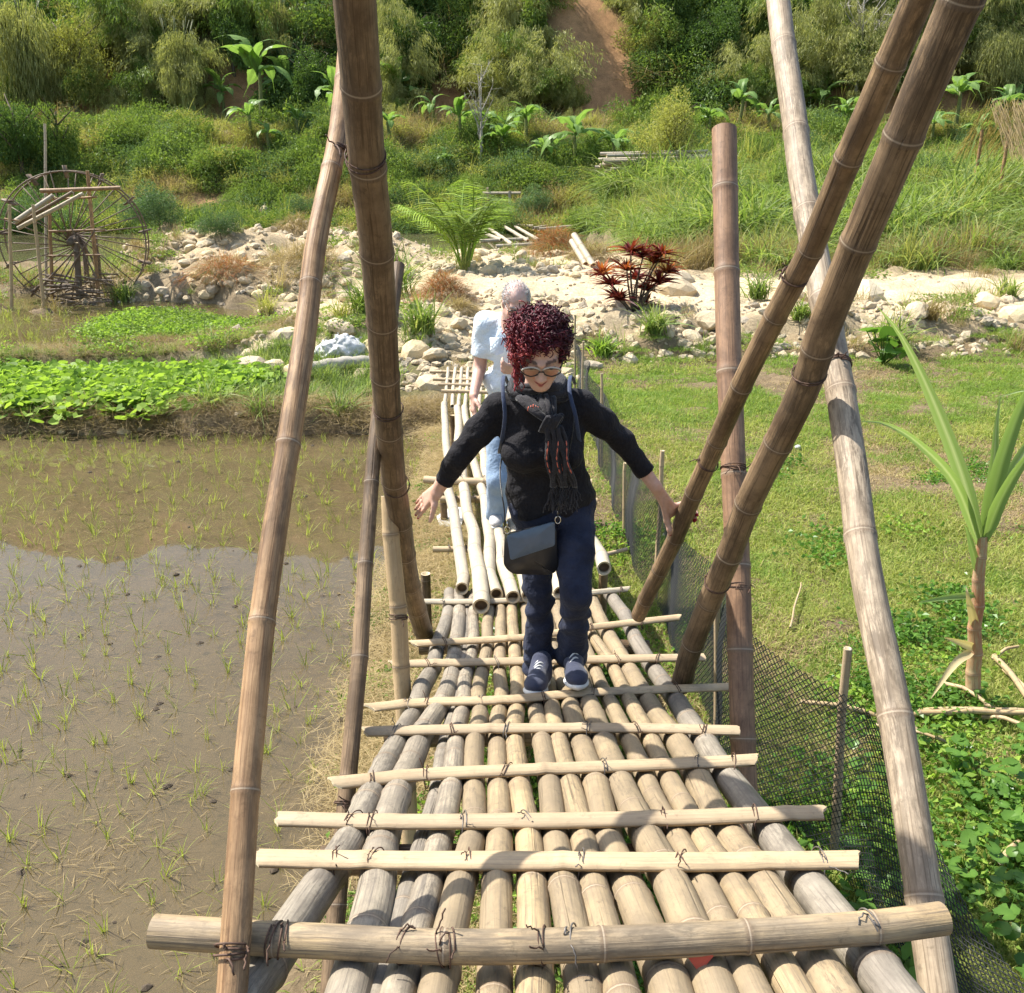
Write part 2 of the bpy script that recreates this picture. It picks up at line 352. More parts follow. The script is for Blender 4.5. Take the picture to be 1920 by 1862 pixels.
def scar(X, Y):   # bare reddish slip on the slope right of the centre, and the low cuttings above the terrace
    a = np.exp(-(((X-SCAR_C[0]+(Y-SCAR_C[1])*.22)/2.3)**2+((Y-SCAR_C[1])/4.5)**2)**2)*1.3
    b = np.exp(-(((X+3.6)/1.6)**2+((Y-63)/1.6)**2)); c = np.exp(-(((X+26)/2.2)**2+((Y-63)/1.4)**2)); d = np.exp(-(((X+16.5)/1.8)**2+((Y-63)/1.5)**2))
    e = .7*np.exp(-(((X+15.0)/1.0)**2+((Y-49.5)/1.2)**2)); f = np.exp(-(((X-27.5)/1.8)**2+((Y-62)/2.5)**2))
    return np.clip(a*1.2+b+c+d+e+f, 0, 1)
SCAR_C = hit(1112, 110)
ground()
def water(name, x0, x1, y0, y1, z, murk, murk_c, bs, bumpk):
    m, nt, ns, ls, b = newmat(name+'_surface'); tc = ns.new('ShaderNodeTexCoord').outputs['Object']
    out = ns['Material Output']; ns.remove(b)
    tr = N_(nt, 'ShaderNodeBsdfTransparent'); tr.inputs[0].default_value = (.93, .88, .76, 1)
    df = N_(nt, 'ShaderNodeBsdfDiffuse'); df.inputs[0].default_value = (*murk_c, 1)
    gl = N_(nt, 'ShaderNodeBsdfGlossy', Roughness=.015)
    bn = N_(nt, 'ShaderNodeBump', Strength=bumpk, Distance=.02); lnk(nt, noise(nt, vscale(nt, tc, (1, .6, 1)), bs, 3), bn.inputs['Height'])
    fr = N_(nt, 'ShaderNodeFresnel', IOR=1.33); lnk(nt, bn.outputs[0], fr.inputs['Normal']); lnk(nt, bn.outputs[0], gl.inputs['Normal'])
    m1 = ns.new('ShaderNodeMixShader'); lnk(nt, maprange(nt, noise(nt, tc, .8, 4), .3, .7, murk*.75, min(1, murk*1.25)), m1.inputs[0]); lnk(nt, tr.outputs[0], m1.inputs[1]); lnk(nt, df.outputs[0], m1.inputs[2])
    m2 = ns.new('ShaderNodeMixShader'); lnk(nt, fr.outputs[0], m2.inputs[0]); lnk(nt, m1.outputs[0], m2.inputs[1]); lnk(nt, gl.outputs[0], m2.inputs[2])
    lnk(nt, m2.outputs[0], out.inputs[0])
    mb = MB(); mb.add([(x0, y0, z), (x1, y0, z), (x1, y1, z), (x0, y1, z)], [[(0, 1, 2, 3)]]); tag(mb.build(name, m), kind='structure')
water('paddy_water', -14, -.4, -4, 13.2, 0, .42, (.165, .13, .07), 3.0, .025)
water('stream_water', -15, -1, 13.2, 24, 0, .4, (.19, .16, .07), 3.0, .06)
water('river', -34, 6, 25.5, 49, -.18, .55, (.16, .15, .075), 1.6, .12)

# ---------------------------------------------------------------- plant makers
def leaves(mb, base, d, length, width, fold=.25, tint=None, rng=RNG, droop=0., nmid=1):
    """many leaves at once: base points, directions, lengths, widths -> small pointed blades"""
    n = len(base); d = d/(np.linalg.norm(d, axis=1)[:, None]+1e-9); r = rng.normal(0, 1, (n, 3))
    s = np.cross(d, r); s /= np.linalg.norm(s, axis=1)[:, None]+1e-9; u = np.cross(s, d)
    l = np.broadcast_to(length, (n,))[:, None]; w = np.broadcast_to(width, (n,))[:, None]
    mid = base+d*l*.45; tip = base+d*l-np.array([0, 0, 1.])*l*droop
    V = np.stack([base, mid+s*w*.5+u*w*fold, tip, mid-s*w*.5+u*w*fold], 1).reshape(-1, 3)
    q = np.arange(n*4).reshape(-1, 4)
    t = np.repeat(rng.uniform(0, 1, n) if tint is None else tint, 4); mb.add(V, q, tint=t)
def blades(mb, base, d, length, width, droop, tint=None, seg=4, rng=RNG):
    """many long grass blades, bending over under their own weight"""
    n = len(base); d = d/(np.linalg.norm(d, axis=1)[:, None]+1e-9)
    hz = d*[1, 1, 0]+rng.normal(0, .05, (n, 3))*[1, 1, 0]; hz /= np.linalg.norm(hz, axis=1)[:, None]+1e-9
    s = np.cross(hz, [0, 0, 1.]); s = s+rng.normal(0, .35, (n, 3)); s /= np.linalg.norm(s, axis=1)[:, None]
    l = np.broadcast_to(length, (n,))[:, None]; w = np.broadcast_to(width, (n,))[:, None]; dr = np.broadcast_to(droop, (n,))[:, None]
    rows = []
    for k in range(seg+1):
        t = k/seg; p = base+d*l*t+(hz*.55-np.array([0, 0, 1.])*.75)*l*dr*t*t
        ww = w*(1-t)**.6*(.55+.45*min(1, t*4)) if k < seg else w*.03
        rows += [p-s*ww*.5, p+s*ww*.5]
    V = np.stack(rows, 1); m = 2*(seg+1); i = np.arange(n)[:, None]*m; k = np.arange(seg)[None]*2
    q = np.stack([i+k, i+k+1, i+k+3, i+k+2], -1).reshape(-1, 4)
    mb.add(V.reshape(-1, 3), q, tint=np.repeat(rng.uniform(0, 1, n) if tint is None else tint, m))
def ball(n, rng=RNG): v = rng.normal(0, 1, (n, 3)); return v/np.linalg.norm(v, axis=1)[:, None]
def blob_pts(n, lobes, rng, shell=.75):
    """points in the outer shell of several overlapping lobes"""
    L = np.array(lobes); i = rng.choice(len(L), n, p=L[:, 3]**2/(L[:, 3]**2).sum()); d = ball(n, rng)
    r = L[i, 3]*(shell+(1-shell)*rng.uniform(0, 1, n)**.5+rng.normal(0, .11, n))
    return L[i, :3]+d*r[:, None]*[1, 1, .85], d
def lobes_of(n, spread, r, rng, squash=.6):
    c = rng.normal(0, 1, (n, 3)); c /= np.linalg.norm(c, axis=1)[:, None]; c *= rng.uniform(.2, 1, n)[:, None]*spread; c[:, 2] = np.abs(c[:, 2])*squash
    return [(*c[i], r*rng.uniform(.55, 1.1)) for i in range(n)]
G_DARK = leafmat('leaf_dark', (.04, .078, .018), (.115, .185, .046), .45, .25)
G_MID = leafmat('leaf_mid', (.075, .13, .026), (.215, .29, .068), .5, .3)
G_YEL = leafmat('leaf_yellow_green', (.16, .17, .038), (.37, .37, .115), .5, .34)
G_BAMB = leafmat('bamboo_leaf', (.15, .17, .05), (.40, .40, .16), .5, .32)
G_DRY = leafmat('dry_leaf', (.14, .10, .045), (.33, .25, .125), .7, .2)
G_BLUE = leafmat('leaf_bluish', (.05, .10, .04), (.14, .215, .095), .5, .28)
G_GRASS = leafmat('grass_blade', (.14, .19, .038), (.35, .39, .10), .6, .35, c3=(.52, .46, .21), spec=.12)
G_TALL = leafmat('tall_grass', (.07, .12, .025), (.22, .30, .08), .5, .35, c3=(.40, .40, .16))
G_STRAW = leafmat('straw', (.22, .155, .07), (.46, .36, .19), .7, .2)
G_BAN = leafmat('banana_leaf', (.10, .19, .05), (.20, .31, .09), .4, .35)
G_RICE = leafmat('rice_leaf', (.17, .20, .04), (.33, .37, .09), .5, .35)
G_CREEP = leafmat('creeper_leaf', (.08, .16, .025), (.30, .43, .075), .5, .35, spec=.15)
G_PENNY = leafmat('pennywort_leaf', (.05, .115, .022), (.13, .25, .045), .3, .3)
G_CORD = leafmat('cordyline_leaf', (.035, .008, .009), (.16, .022, .02), .4, .3, c3=(.42, .13, .03))
G_RUST = leafmat('rust_fern', (.20, .06, .018), (.40, .15, .05), .7, .2)
M_BARK = plain('bark', (.17, .13, .09), .9, .3, 12, .8)
M_BARKP = plain('pale_bark', (.42, .38, .31), .85, .2, 14, .5)
M_STEM = plain('green_stem', (.17, .19, .06), .6, .25, 14, .3)
PROTO = bpy.data.collections.new('plant_stock')   # source shapes, not part of the scene
def proto(mb_or_me, name, mat, smooth=False):
    me = mb_or_me.mesh(name, smooth) if isinstance(mb_or_me, MB) else mb_or_me
    if not len(me.materials): me.materials.append(mat)
    return me
def scatter(name, pts, protos, idx=None, rot=None, scl=None, label=None, cat=None, seed=1):
    """one object of uncountable stuff: geometry nodes put a plant shape on every point"""
    rng = np.random.default_rng(seed); n = len(pts)
    idx = rng.integers(0, len(protos), n) if idx is None else idx
    rot = np.stack([np.zeros(n), np.zeros(n), rng.uniform(0, 6.28, n)], -1) if rot is None else rot
    scl = np.ones(n) if scl is None else scl
    scl = np.repeat(scl[:, None], 3, 1) if scl.ndim == 1 else scl
    c = bpy.data.collections.new(name+'_stock')
    for i, me in enumerate(protos): c.objects.link(bpy.data.objects.new('%s_shape_%02d' % (name, i), me))
    me = bpy.data.meshes.new(name); me.vertices.add(n); me.vertices.foreach_set('co', np.asarray(pts, float).ravel())
    a = me.attributes.new('idx', 'INT', 'POINT'); a.data.foreach_set('value', np.asarray(idx, np.int32))
    a = me.attributes.new('rot', 'FLOAT_VECTOR', 'POINT'); a.data.foreach_set('vector', rot.ravel())
    a = me.attributes.new('scl', 'FLOAT_VECTOR', 'POINT'); a.data.foreach_set('vector', scl.ravel())
    o = bpy.data.objects.new(name, me); COL.objects.link(o); tag(o, label, cat, kind='stuff')
    ng = bpy.data.node_groups.new(name+'_scatter', 'GeometryNodeTree')
    ng.interface.new_socket('Geometry', in_out='INPUT', socket_type='NodeSocketGeometry'); ng.interface.new_socket('Geometry', in_out='OUTPUT', socket_type='NodeSocketGeometry')
    gi = ng.nodes.new('NodeGroupInput'); go = ng.nodes.new('NodeGroupOutput'); ip = ng.nodes.new('GeometryNodeInstanceOnPoints')
    ci = ng.nodes.new('GeometryNodeCollectionInfo'); ci.inputs['Collection'].default_value = c; ci.inputs['Separate Children'].default_value = True; ci.inputs['Reset Children'].default_value = True
    ip.inputs['Pick Instance'].default_value = True
    def na(nm, t): k = ng.nodes.new('GeometryNodeInputNamedAttribute'); k.data_type = t; k.inputs['Name'].default_value = nm; return k.outputs['Attribute']
    e2r = ng.nodes.new('FunctionNodeEulerToRotation')
    L = ng.links.new; L(gi.outputs[0], ip.inputs['Points']); L(ci.outputs[0], ip.inputs['Instance']); L(na('idx', 'INT'), ip.inputs['Instance Index'])
    L(na('rot', 'FLOAT_VECTOR'), e2r.inputs[0]); L(e2r.outputs[0], ip.inputs['Rotation']); L(na('scl', 'FLOAT_VECTOR'), ip.inputs['Scale']); L(ip.outputs[0], go.inputs[0])
    md = o.modifiers.new('scatter', 'NODES'); md.node_group = ng
    return o
def in_view(P, margin=60, ymin=-80):
    d = np.asarray(P)-EYE; w = d@FW; x = 960+F_PX*d[:, 0]/w; y = 931-F_PX*(d@UP)/w
    return (w > .2) & (x > -margin) & (x < 1920+margin) & (y < 1862+margin*2) & (y > ymin)
def rand_ground(n, x0, x1, y0, y1, rng, keep=None, persp=True):
    """points on the terrain; denser nearby when persp"""
    y = (y0*(y1/y0)**rng.uniform(0, 1, n)) if persp else rng.uniform(y0, y1, n); x = rng.uniform(x0, x1, n)
    if persp: hw = .66*y+2; x = rng.uniform(-1, 1, n)*hw; k = (x > x0) & (x < x1); x, y = x[k], y[k]
    if keep is not None: k = keep(x, y); x, y = x[k], y[k]
    P = np.stack([x, y, terr(x, y)], -1); return P[in_view(P, 260)]
# --- stock shapes
def bush_mesh(seed, mat, n=1500, l=.13, w=.055, nl=7, spread=.75, r=.55, down=.2, sticks=30, outw=.6, squash=.6):
    rng = np.random.default_rng(seed); mb = MB(); lo = lobes_of(nl, spread, r, rng, squash)
    p, d = blob_pts(n, lo, rng, .55); dd = d*outw+rng.normal(0, .6, (n, 3)); dd[:, 2] -= down
    lt = rng.uniform(-.35, .35, nl); near_ = np.argmin(((p[:, None]-np.array(lo)[None, :, :3])**2).sum(-1), 1)
    leaves(mb, p, dd, l*rng.uniform(.45, 1.5, n), w*rng.uniform(.6, 1.3, n), rng=rng, droop=.15, tint=np.clip(rng.uniform(.1, .9, n)+lt[near_], 0, 1))
    b = np.zeros((sticks, 3)); d_ = ball(sticks, rng); d_[:, 2] = np.abs(d_[:, 2])*.9+.2; blades(mb, b, d_, rng.uniform(.7, 1.45, sticks), .02, .15, seg=2, rng=rng, tint=np.full(sticks, .95))
    return proto(mb, 'bush', mat)
def plume_mesh(seed, mat, n=1800, h=2.2, l=.2, w=.03):
    """feathery hanging bamboo foliage: arching culm tips with drooping narrow leaves"""
    rng = np.random.default_rng(seed); mb = MB(); B = []; D = []
    for k in range(16):
        a = rng.uniform(0, 6.28); L = rng.uniform(.7, 1.15)*h; out = rng.uniform(.35, 1.0)
        t = rng.uniform(.25, 1, n//16)**.7
        c = np.stack([np.cos(a)*out*t**1.6*h*.7, np.sin(a)*out*t**1.6*h*.7, L*np.sin(t*2.2)/1.0], -1)
        B.append(c+rng.normal(0, .09*h*.6, c.shape)*t[:, None]); D.append(np.stack([np.cos(a)*.5+rng.normal(0, .5, len(t)), np.sin(a)*.5+rng.normal(0, .5, len(t)), -.9+rng.normal(0, .35, len(t))], -1))
    B = np.concatenate(B); D = np.concatenate(D); leaves(mb, B, D, l*rng.uniform(.6, 1.3, len(B)), w, rng=rng, fold=.15, droop=.1)
    return proto(mb, 'bamboo_plume', mat)
def tuft_mesh(seed, mat, n=60, h=.5, w=.014, spread=.5, droop=.5, base=.06, seg=4, name='grass_tuft', tint=None):
    rng = np.random.default_rng(seed); mb = MB(); a = rng.uniform(0, 6.28, n); tilt = np.abs(rng.normal(0, spread, n))
    d = np.stack([np.cos(a)*tilt, np.sin(a)*tilt, np.ones(n)], -1); b = np.stack([rng.normal(0, base, n), rng.normal(0, base, n), np.zeros(n)], -1)
    blades(mb, b, d, h*rng.uniform(.5, 1.15, n), w*rng.uniform(.7, 1.3, n), droop*rng.uniform(.3, 1.4, n), seg=seg, rng=rng, tint=tint)
    return proto(mb, name, mat)
def turf_mesh(seed, mat, n=320, size=.5, h=.055, w=.006, flat=1.2):
    """a small patch of low creeping grass"""
    rng = np.random.default_rng(seed); mb = MB(); a = rng.uniform(0, 6.28, n); tilt = np.abs(rng.normal(.5, flat*.6, n))
    d = np.stack([np.cos(a)*tilt, np.sin(a)*tilt, np.ones(n)*.8], -1); b = np.stack([rng.normal(0, size*.3, n), rng.normal(0, size*.3, n), np.full(n, -.005)], -1)
    blades(mb, b, d, h*rng.uniform(.5, 1.4, n), w*rng.uniform(.7, 1.4, n), rng.uniform(.2, .8, n), seg=2, rng=rng)
    return proto(mb, 'turf', mat)
def weed_mesh(seed, mat, n=160, size=.3, l=.05, w=.035, h=.06):
    rng = np.random.default_rng(seed); mb = MB(); b = np.stack([rng.normal(0, size*.45, n), rng.normal(0, size*.45, n), rng.uniform(.1, 1, n)*h], -1)
    d = ball(n, rng); d[:, 2] = np.abs(d[:, 2])*.45; leaves(mb, b, d, l*rng.uniform(.6, 1.3, n), w*rng.uniform(.7, 1.2, n), rng=rng, fold=.2, droop=.2); return proto(mb, 'weeds', mat)
def twig_mesh(seed, mat, n=90, size=.6, h=.5, w=.008, up=.4):
    rng = np.random.default_rng(seed); mb = MB(); b = np.stack([rng.normal(0, size*.4, n), rng.normal(0, size*.4, n), rng.uniform(0, .4, n)*h], -1)
    d = ball(n, rng); d[:, 2] = np.abs(d[:, 2])*up; blades(mb, b, d, h*rng.uniform(.4, 1.2, n), w, rng.uniform(0, .5, n), seg=2, rng=rng); return proto(mb, 'dry_twigs', mat)
def rock_mesh(seed, sub=2, rough=.22):
    rng = np.random.default_rng(seed); import bmesh
    bm = bmesh.new(); bmesh.ops.create_icosphere(bm, subdivisions=sub, radius=.5); me = bpy.data.meshes.new('rock')
    sc = rng.uniform(.75, 1.25, 3)*[1, .85, .6]
    pl = ball(9, rng); dd = rng.uniform(.32, .46, 9)
    for v in bm.verts:
        c = np.array(v.co)
        for p, k in zip(pl, dd):
            e = c@p-k
            if e > 0: c = c-p*e*.9
        c = c*(1+rough*.5*math.sin(c[0]*9+seed)*math.sin(c[1]*8+2*seed)*math.sin(c[2]*10)+rng.normal(0, .02)); v.co = c*sc
    bm.to_mesh(me); bm.free(); me.polygons.foreach_set('use_smooth', np.zeros(len(me.polygons), bool)); return me
def rockmat(name, c1, c2, c3):
    m, nt, ns, ls, b = newmat(name); tc = ns.new('ShaderNodeTexCoord').outputs['Object']; r = objrand(nt)
    n = noise(nt, tc, 5, 8, .7); col = mix(nt, maprange(nt, n, .35, .65), c1, c2); col = mix(nt, maprange(nt, r, .55, 1, 0, .8), col, c3)
    d = noise(nt, tc, 18, 6, .7); col = mix(nt, maprange(nt, d, .58, .7, 0, .6), col, tuple(x*.45 for x in c2))
    lnk(nt, col, b.inputs['Base Color']); b.inputs['Roughness'].default_value = .9; b.inputs['Specular IOR Level'].default_value = .2
    bump(nt, mth(nt, 'ADD', n, mth(nt, 'MULTIPLY', d, .4)), .7, .04, b); return m
M_ROCK = rockmat('pale_rock', (.58, .475, .315), (.46, .365, .235), (.30, .265, .215))
M_ROCKY = rockmat('yellow_rock', (.64, .50, .28), (.55, .44, .28), (.60, .52, .38))
# ---------------------------------------------------------------- the bamboo bridge
def unit(v): v = np.asarray(v, float); return v/(np.linalg.norm(v)+1e-12)
def wire_loop(mb, c, ax, r, up=None, turns=1.15, rw=.0019, rng=RNG, sq=1., tail=.05):
    """wire wound round an axis ax at c with two loose twisted ends"""
    ax = np.asarray(ax, float); ax /= np.linalg.norm(ax); u = np.array([0, 0, 1.])-ax*ax[2]; u /= np.linalg.norm(u); s = np.cross(ax, u)
    a = np.linspace(0, 2*np.pi*turns, int(22*turns)); slope = rng.uniform(-.35, .35)
    P = c+(np.cos(a)[:, None]*u*sq+np.sin(a)[:, None]*s)*r+ax*((a/(2*np.pi)-turns/2)[:, None]*.008+slope*r*np.sin(a+1)[:, None]*.5)
    tube(mb, P, rw, 5)
    for k in range(2):
        q = P[0] if k else P[-1]; d = u*.6+s*rng.uniform(-.8, .8)+ax*rng.uniform(-.6, .6)+np.array([0, -.4, .1])
        t = np.linspace(0, 1, 7)[:, None]; tube(mb, q+d*t*tail*rng.uniform(.4, 1)+np.array([0, 0, -1.])*t*t*tail*rng.uniform(-.3, .8)+rng.normal(0, .0012, (7, 3)), rw*.9, 4)
def slat(name, pts, w, off, mat, parent, rng=RNG, arch=.018, th=.007, sag=0.):
    """split bamboo lath lying convex side up, with ragged ends"""
    pts = np.asarray(pts, float); L = np.linalg.norm(np.diff(pts, axis=0), axis=1).sum(); n = int(L/.03)+2; P = catmull(pts, n)
    T = np.gradient(P, axis=0); T /= np.linalg.norm(T, axis=1)[:, None]
    y = P[:, 1]; sl = (deck_z(y+.05)-deck_z(y-.05))/.1; U = np.stack([0*sl, -sl, np.ones(n)], -1); U /= np.linalg.norm(U, axis=1)[:, None]
    B = np.cross(U, T); B /= np.linalg.norm(B, axis=1)[:, None]; U = np.cross(T, B)
    m = 9; k = np.linspace(-1, 1, m); s = np.linspace(0, L, n); ph = rng.uniform(0, 50)
    ww = w*(1+.05*np.sin(s*5+ph)+.03*np.sin(s*17+ph)); nodes = np.arange(rng.uniform(.1, .3), L, rng.uniform(.3, .42)); nd = np.zeros(n)
    for x in nodes: nd = np.maximum(nd, np.exp(-((s-x)/.012)**2))
    top = P[:, None]+B[:, None]*(k[None, :, None]*ww[:, None, None]*.5)+U[:, None]*((arch*(1-k**2))[None, :, None]+nd[:, None, None]*.003)
    bot = top-U[:, None]*th
    rag = rng.normal(0, .004, (2, m))+np.outer(rng.normal(0, .012, 2), k)
    for A in (top, bot):      # ragged ends
        A[0] += T[0]*(rag[0]+.016*k*k)[:, None]; A[-1] += T[-1]*(rag[1]-.016*k*k)[:, None]
    V = np.concatenate([top, bot[:, ::-1]], 1); M2 = 2*m; q = quads_grid(n, M2, True)
    bc = np.stack([np.tile(np.concatenate([k, k[::-1]])*w*.6, n), np.tile(np.concatenate([0*k, 0*k-.02]), n), np.repeat(s, M2)+ph], -1)
    mb = MB(); mb.add(V.reshape(-1, 3), q[:, ::-1], bc=bc, nd=np.repeat(nd, M2)*.55, cut=np.zeros(n*M2))
    for e, o_ in ((0, 1), (n-1, -1)):
        W = V[e]; i = np.arange(m-1); f = np.stack([i, i+1, M2-2-i, M2-1-i], -1); mb.add(W, f if o_ == 1 else f[:, ::-1], bc=W, nd=np.zeros(M2), cut=np.full(M2, .5))
    return mb.build(name, mat, parent)
brng = np.random.default_rng(11)
bridge = empty('bamboo_footbridge', (0, 3.0, float(deck_z(3.))), 'sloping bamboo footbridge with lashed laths and tall leaning poles on both sides', 'footbridge')
ROWS = {1930: [415, 640, 690, 735, 812, 915, 1003, 1095, 1183, 1278, 1362, 1447, 1522, 1608, 1725],
        1840: [475, 660, 717, 757, 830, 920, 1003, 1083, 1163, 1250, 1327, 1403, 1473, 1550, 1650],
        1680: [588, 700, 760, 800, 867, 930, 1000, 1060, 1123, 1190, 1263, 1327, 1383, 1440, 1533],
        1580: [660, 713, 790, 823, 890, 938, 992, 1040, 1090, 1147, 1213, 1270, 1317, 1377, 1457],
        1490: [702, 740, 815, 843, 893, 938, 980, 1030, 1073, 1120, 1170, 1220, 1267, 1323, 1390],
        1400: [740, 786, 833, 857, 893, 935, 967, 1017, 1050, 1090, 1137, 1183, 1223, 1270, 1325],
        1262: [806, 849, 866, 878, 905, 937, 967, 996, 1022, 1050, 1082, 1117, 1153, 1181, 1234],
        1150: [838, 860, 874, 888, 918, 939, 962, 985, 1005, 1025, 1048, 1070, 1092, 1119, 1163],
        1112: [843, 862, 878, 890, 922, 942, 960, 982, 1002, 1020, 1042, 1062, 1084, 1106, 1142]}
deck_pts = {y: [deck(x, y) for x in xs] for y, xs in ROWS.items()}
ykeys = sorted(ROWS, reverse=True)
DR = []
for i in range(15):
    P = [deck_pts[y][i] for y in ykeys]; ref = deck_pts[1580]; g = []
    if i > 0: g.append(np.linalg.norm(ref[i]-ref[i-1]))
    if i < 14: g.append(np.linalg.norm(ref[i+1]-ref[i]))
    r = float(np.clip(min(g)*.5+.004, .026, .041)) if i not in (2, 3) else (.024 if i == 2 else .034)
    if i in (0, 1, 14): r = .040
    DR.append(r); P = np.array(P); P[:, 2] += (.041-r)*.6+(-.02 if i == 2 else 0)+brng.normal(0, .003)
    dz_ = P[0, 2]-float(deck_z(P[0, 1])); P = np.vstack([[(P[0, 0]*1.0, yy_, float(deck_z(yy_))+dz_) for yy_ in (-.7, .1, .7)], P])
    culm('deck_culm', P, r*1.04, r*.86, (M_DECKG if i in (0, 1, 2, 3, 14) else M_DECK), bridge, seg=20, node=.34, rng=np.random.default_rng(100+i), wobble=.005, bulge=1.1)
# laths across the deck
SL = [([(484, 1609), (700, 1613), (960, 1614), (1300, 1616), (1612, 1612)], .072, M_SLAT), ([(524, 1536), (700, 1541), (900, 1541), (1200, 1536), (1542, 1524)], .066, M_SLAT),
      ([(618, 1470), (800, 1453), (1000, 1444), (1300, 1432), (1422, 1425)], .062, M_SLAT), ([(678, 1373), (900, 1368), (1150, 1366), (1384, 1371)], .062, M_SLAT),
      ([(682, 1329), (800, 1318), (950, 1313), (1100, 1300), (1368, 1289)], .066, M_SLAT), ([(730, 1246), (900, 1242), (1150, 1236), (1320, 1233)], .062, M_SLAT),
      ([(768, 1208), (980, 1196), (1100, 1178), (1275, 1158)], .05, M_SLAT), ([(796, 1129), (950, 1127), (1180, 1105)], .042, M_PALE)]
for k, (pp, w, mt) in enumerate(SL):
    P = [deck(x, y, .046) for x, y in pp]; s = slat('cross_lath', P, w, 0, mt, bridge, np.random.default_rng(40+k))
    P = np.array(P)
    for j, f in enumerate(np.linspace(.1, .93, 6 if k < 5 else 4)):
        mb = MB(); x = float(np.clip(np.interp(f, np.linspace(0, 1, len(P)), P[:, 0])+brng.normal(0, .03), -.37, .64)); yy = np.interp(x, P[:, 0], P[:, 1]); zz = np.interp(x, P[:, 0], P[:, 2])
        wire_loop(mb, np.array([x, yy, zz-.006]), (1, brng.uniform(-.5, .5), 0), .037, rng=brng, sq=.72, rw=.0015); mb.build('wire_tie', M_WIRE if brng.random() < .7 else M_WIREG, s)
# the heavy cross pole nearest the camera
fp = [deck(x, y, .072) for x, y in ((288, 1746), (600, 1764), (860, 1778), (1230, 1763), (1600, 1741), (1768, 1722))]
M_CROSS = bamboo('bamboo_cross_pole', (.52, .38, .20), (.29, .24, .17), (.19, .145, .095), (.07, .06, .045), spot_amt=.55)
fpo = culm('cross_pole', fp, .0275, .0275, M_CROSS, bridge, seg=24, node=.26, rng=np.random.default_rng(5), wobble=.002)
for x, y in ((515, 1762), (530, 1762), (760, 1772), (830, 1776), (845, 1777), (1020, 1772), (1075, 1768), (1630, 1738)):
    mb = MB(); c = deck(x, y, .070); wire_loop(mb, c, (1, brng.uniform(-.4, .4), brng.uniform(-.2, .2)), .031, rng=brng, sq=1., rw=.0017, tail=.06); mb.build('wire_tie', M_WIRE if x < 1050 else M_WIREG, fpo)
# hidden bearers under the deck
for Dy in (1.9, 3.0, 4.25):
    zz = float(deck_z(Dy))-.085; culm('bearer', [(-.46, Dy, zz), (.68, Dy, zz)], .036, .034, M_POSTD, bridge, node=.3, rng=brng)
# leaning poles: pixel (x, y) along each, view depth and width in pixels at both ends
POLES = {}
def pole(key, name, pts, w0, w1, d0, d1, mat, node=.32, seed=1, extra=(0, 0), seg=22, wob_=.003, bulge=1.):
    y0, y1 = pts[0][1], pts[-1][1]; P = []
    for x, y in pts: f = (y-y0)/(y1-y0); P.append(at(x, y, 1/((1-f)/w0+f/w1)))
    a = P[0]-unit(P[1]-P[0])*extra[0] if extra[0] else None; b = P[-1]+unit(P[-1]-P[-2])*extra[1] if extra[1] else None
    Q = ([a] if a is not None else [])+P+([b] if b is not None else []); r0, r1 = d0*w0/2/F_PX, d1*w1/2/F_PX
    o = culm(name, Q, r0, r1, mat, bridge, seg=seg, node=node, rng=np.random.default_rng(seed), wobble=wob_, bulge=bulge)
    POLES[key] = (o, np.array(P), np.array([p[1] for p in pts]), (r0, r1)); return P
pole('L1', 'leaning_pole', [(427, 1862), (447, 1600), (462, 1430), (521, 953), (574, 620), (594, 460), (632, 280), (645, 150)], 1.55, 2.52, 58, 36, M_POST, .36, 21, (.75, .55))
PL2 = pole('L2', 'leaning_pole', [(797, 1192), (770, 1100), (745, 930), (721, 700), (701, 440), (684, 280), (665, 0)], 4.80, 1.98, 35, 82, M_POSTD, .27, 22, (.03, .9), 26)
pole('L3', 'leaning_pole', [(619, 1862), (652, 1440), (670, 1231), (690, 1010), (708, 800), (730, 640), (747, 497)], 2.7, 3.7, 41, 24, M_POSTD, .33, 23, (.95, 0))
pole('L4', 'upright_post', [(757, 1312), (753, 1231), (740, 1078), (730, 930)], 3.85, 3.78, 34, 31, M_POSTY, .24, 24, (.95, 0))
PR1 = pole('R1', 'leaning_pole', [(1278, 1278), (1291, 1230), (1346, 1090), (1423, 900), (1511, 720), (1548, 610), (1642, 380), (1715, 200), (1793, 20)], 3.86, 1.86, 38, 82, M_POSTD, .30, 25, (.03, .85), 26)
PR2 = pole('R2', 'leaning_pole', [(1200, 1148), (1252, 1040), (1327, 870), (1393, 720), (1452, 600), (1518, 460), (1622, 230), (1723, 0)], 4.34, 2.07, 28, 62, M_POSTD, .28, 26, (.03, .8), 24)
pole('R3', 'leaning_pole', [(1760, 1862), (1733, 1700), (1701, 1500), (1667, 1300), (1630, 1100), (1602, 900), (1574, 740), (1545, 560), (1503, 330), (1486, 200), (1457, 0)], 1.90, 3.62, 68, 45, M_POSTL, .40, 27, (.85, .6), 24)
pole('R4', 'upright_post', [(1394, 1400), (1385, 1170), (1372, 800), (1363, 520), (1358, 243)], 3.42, 4.0, 42, 45, M_RED, .36, 28, (1.1, 0), 24, .002)
R2a, R2b = PR2[0], PR2[3]
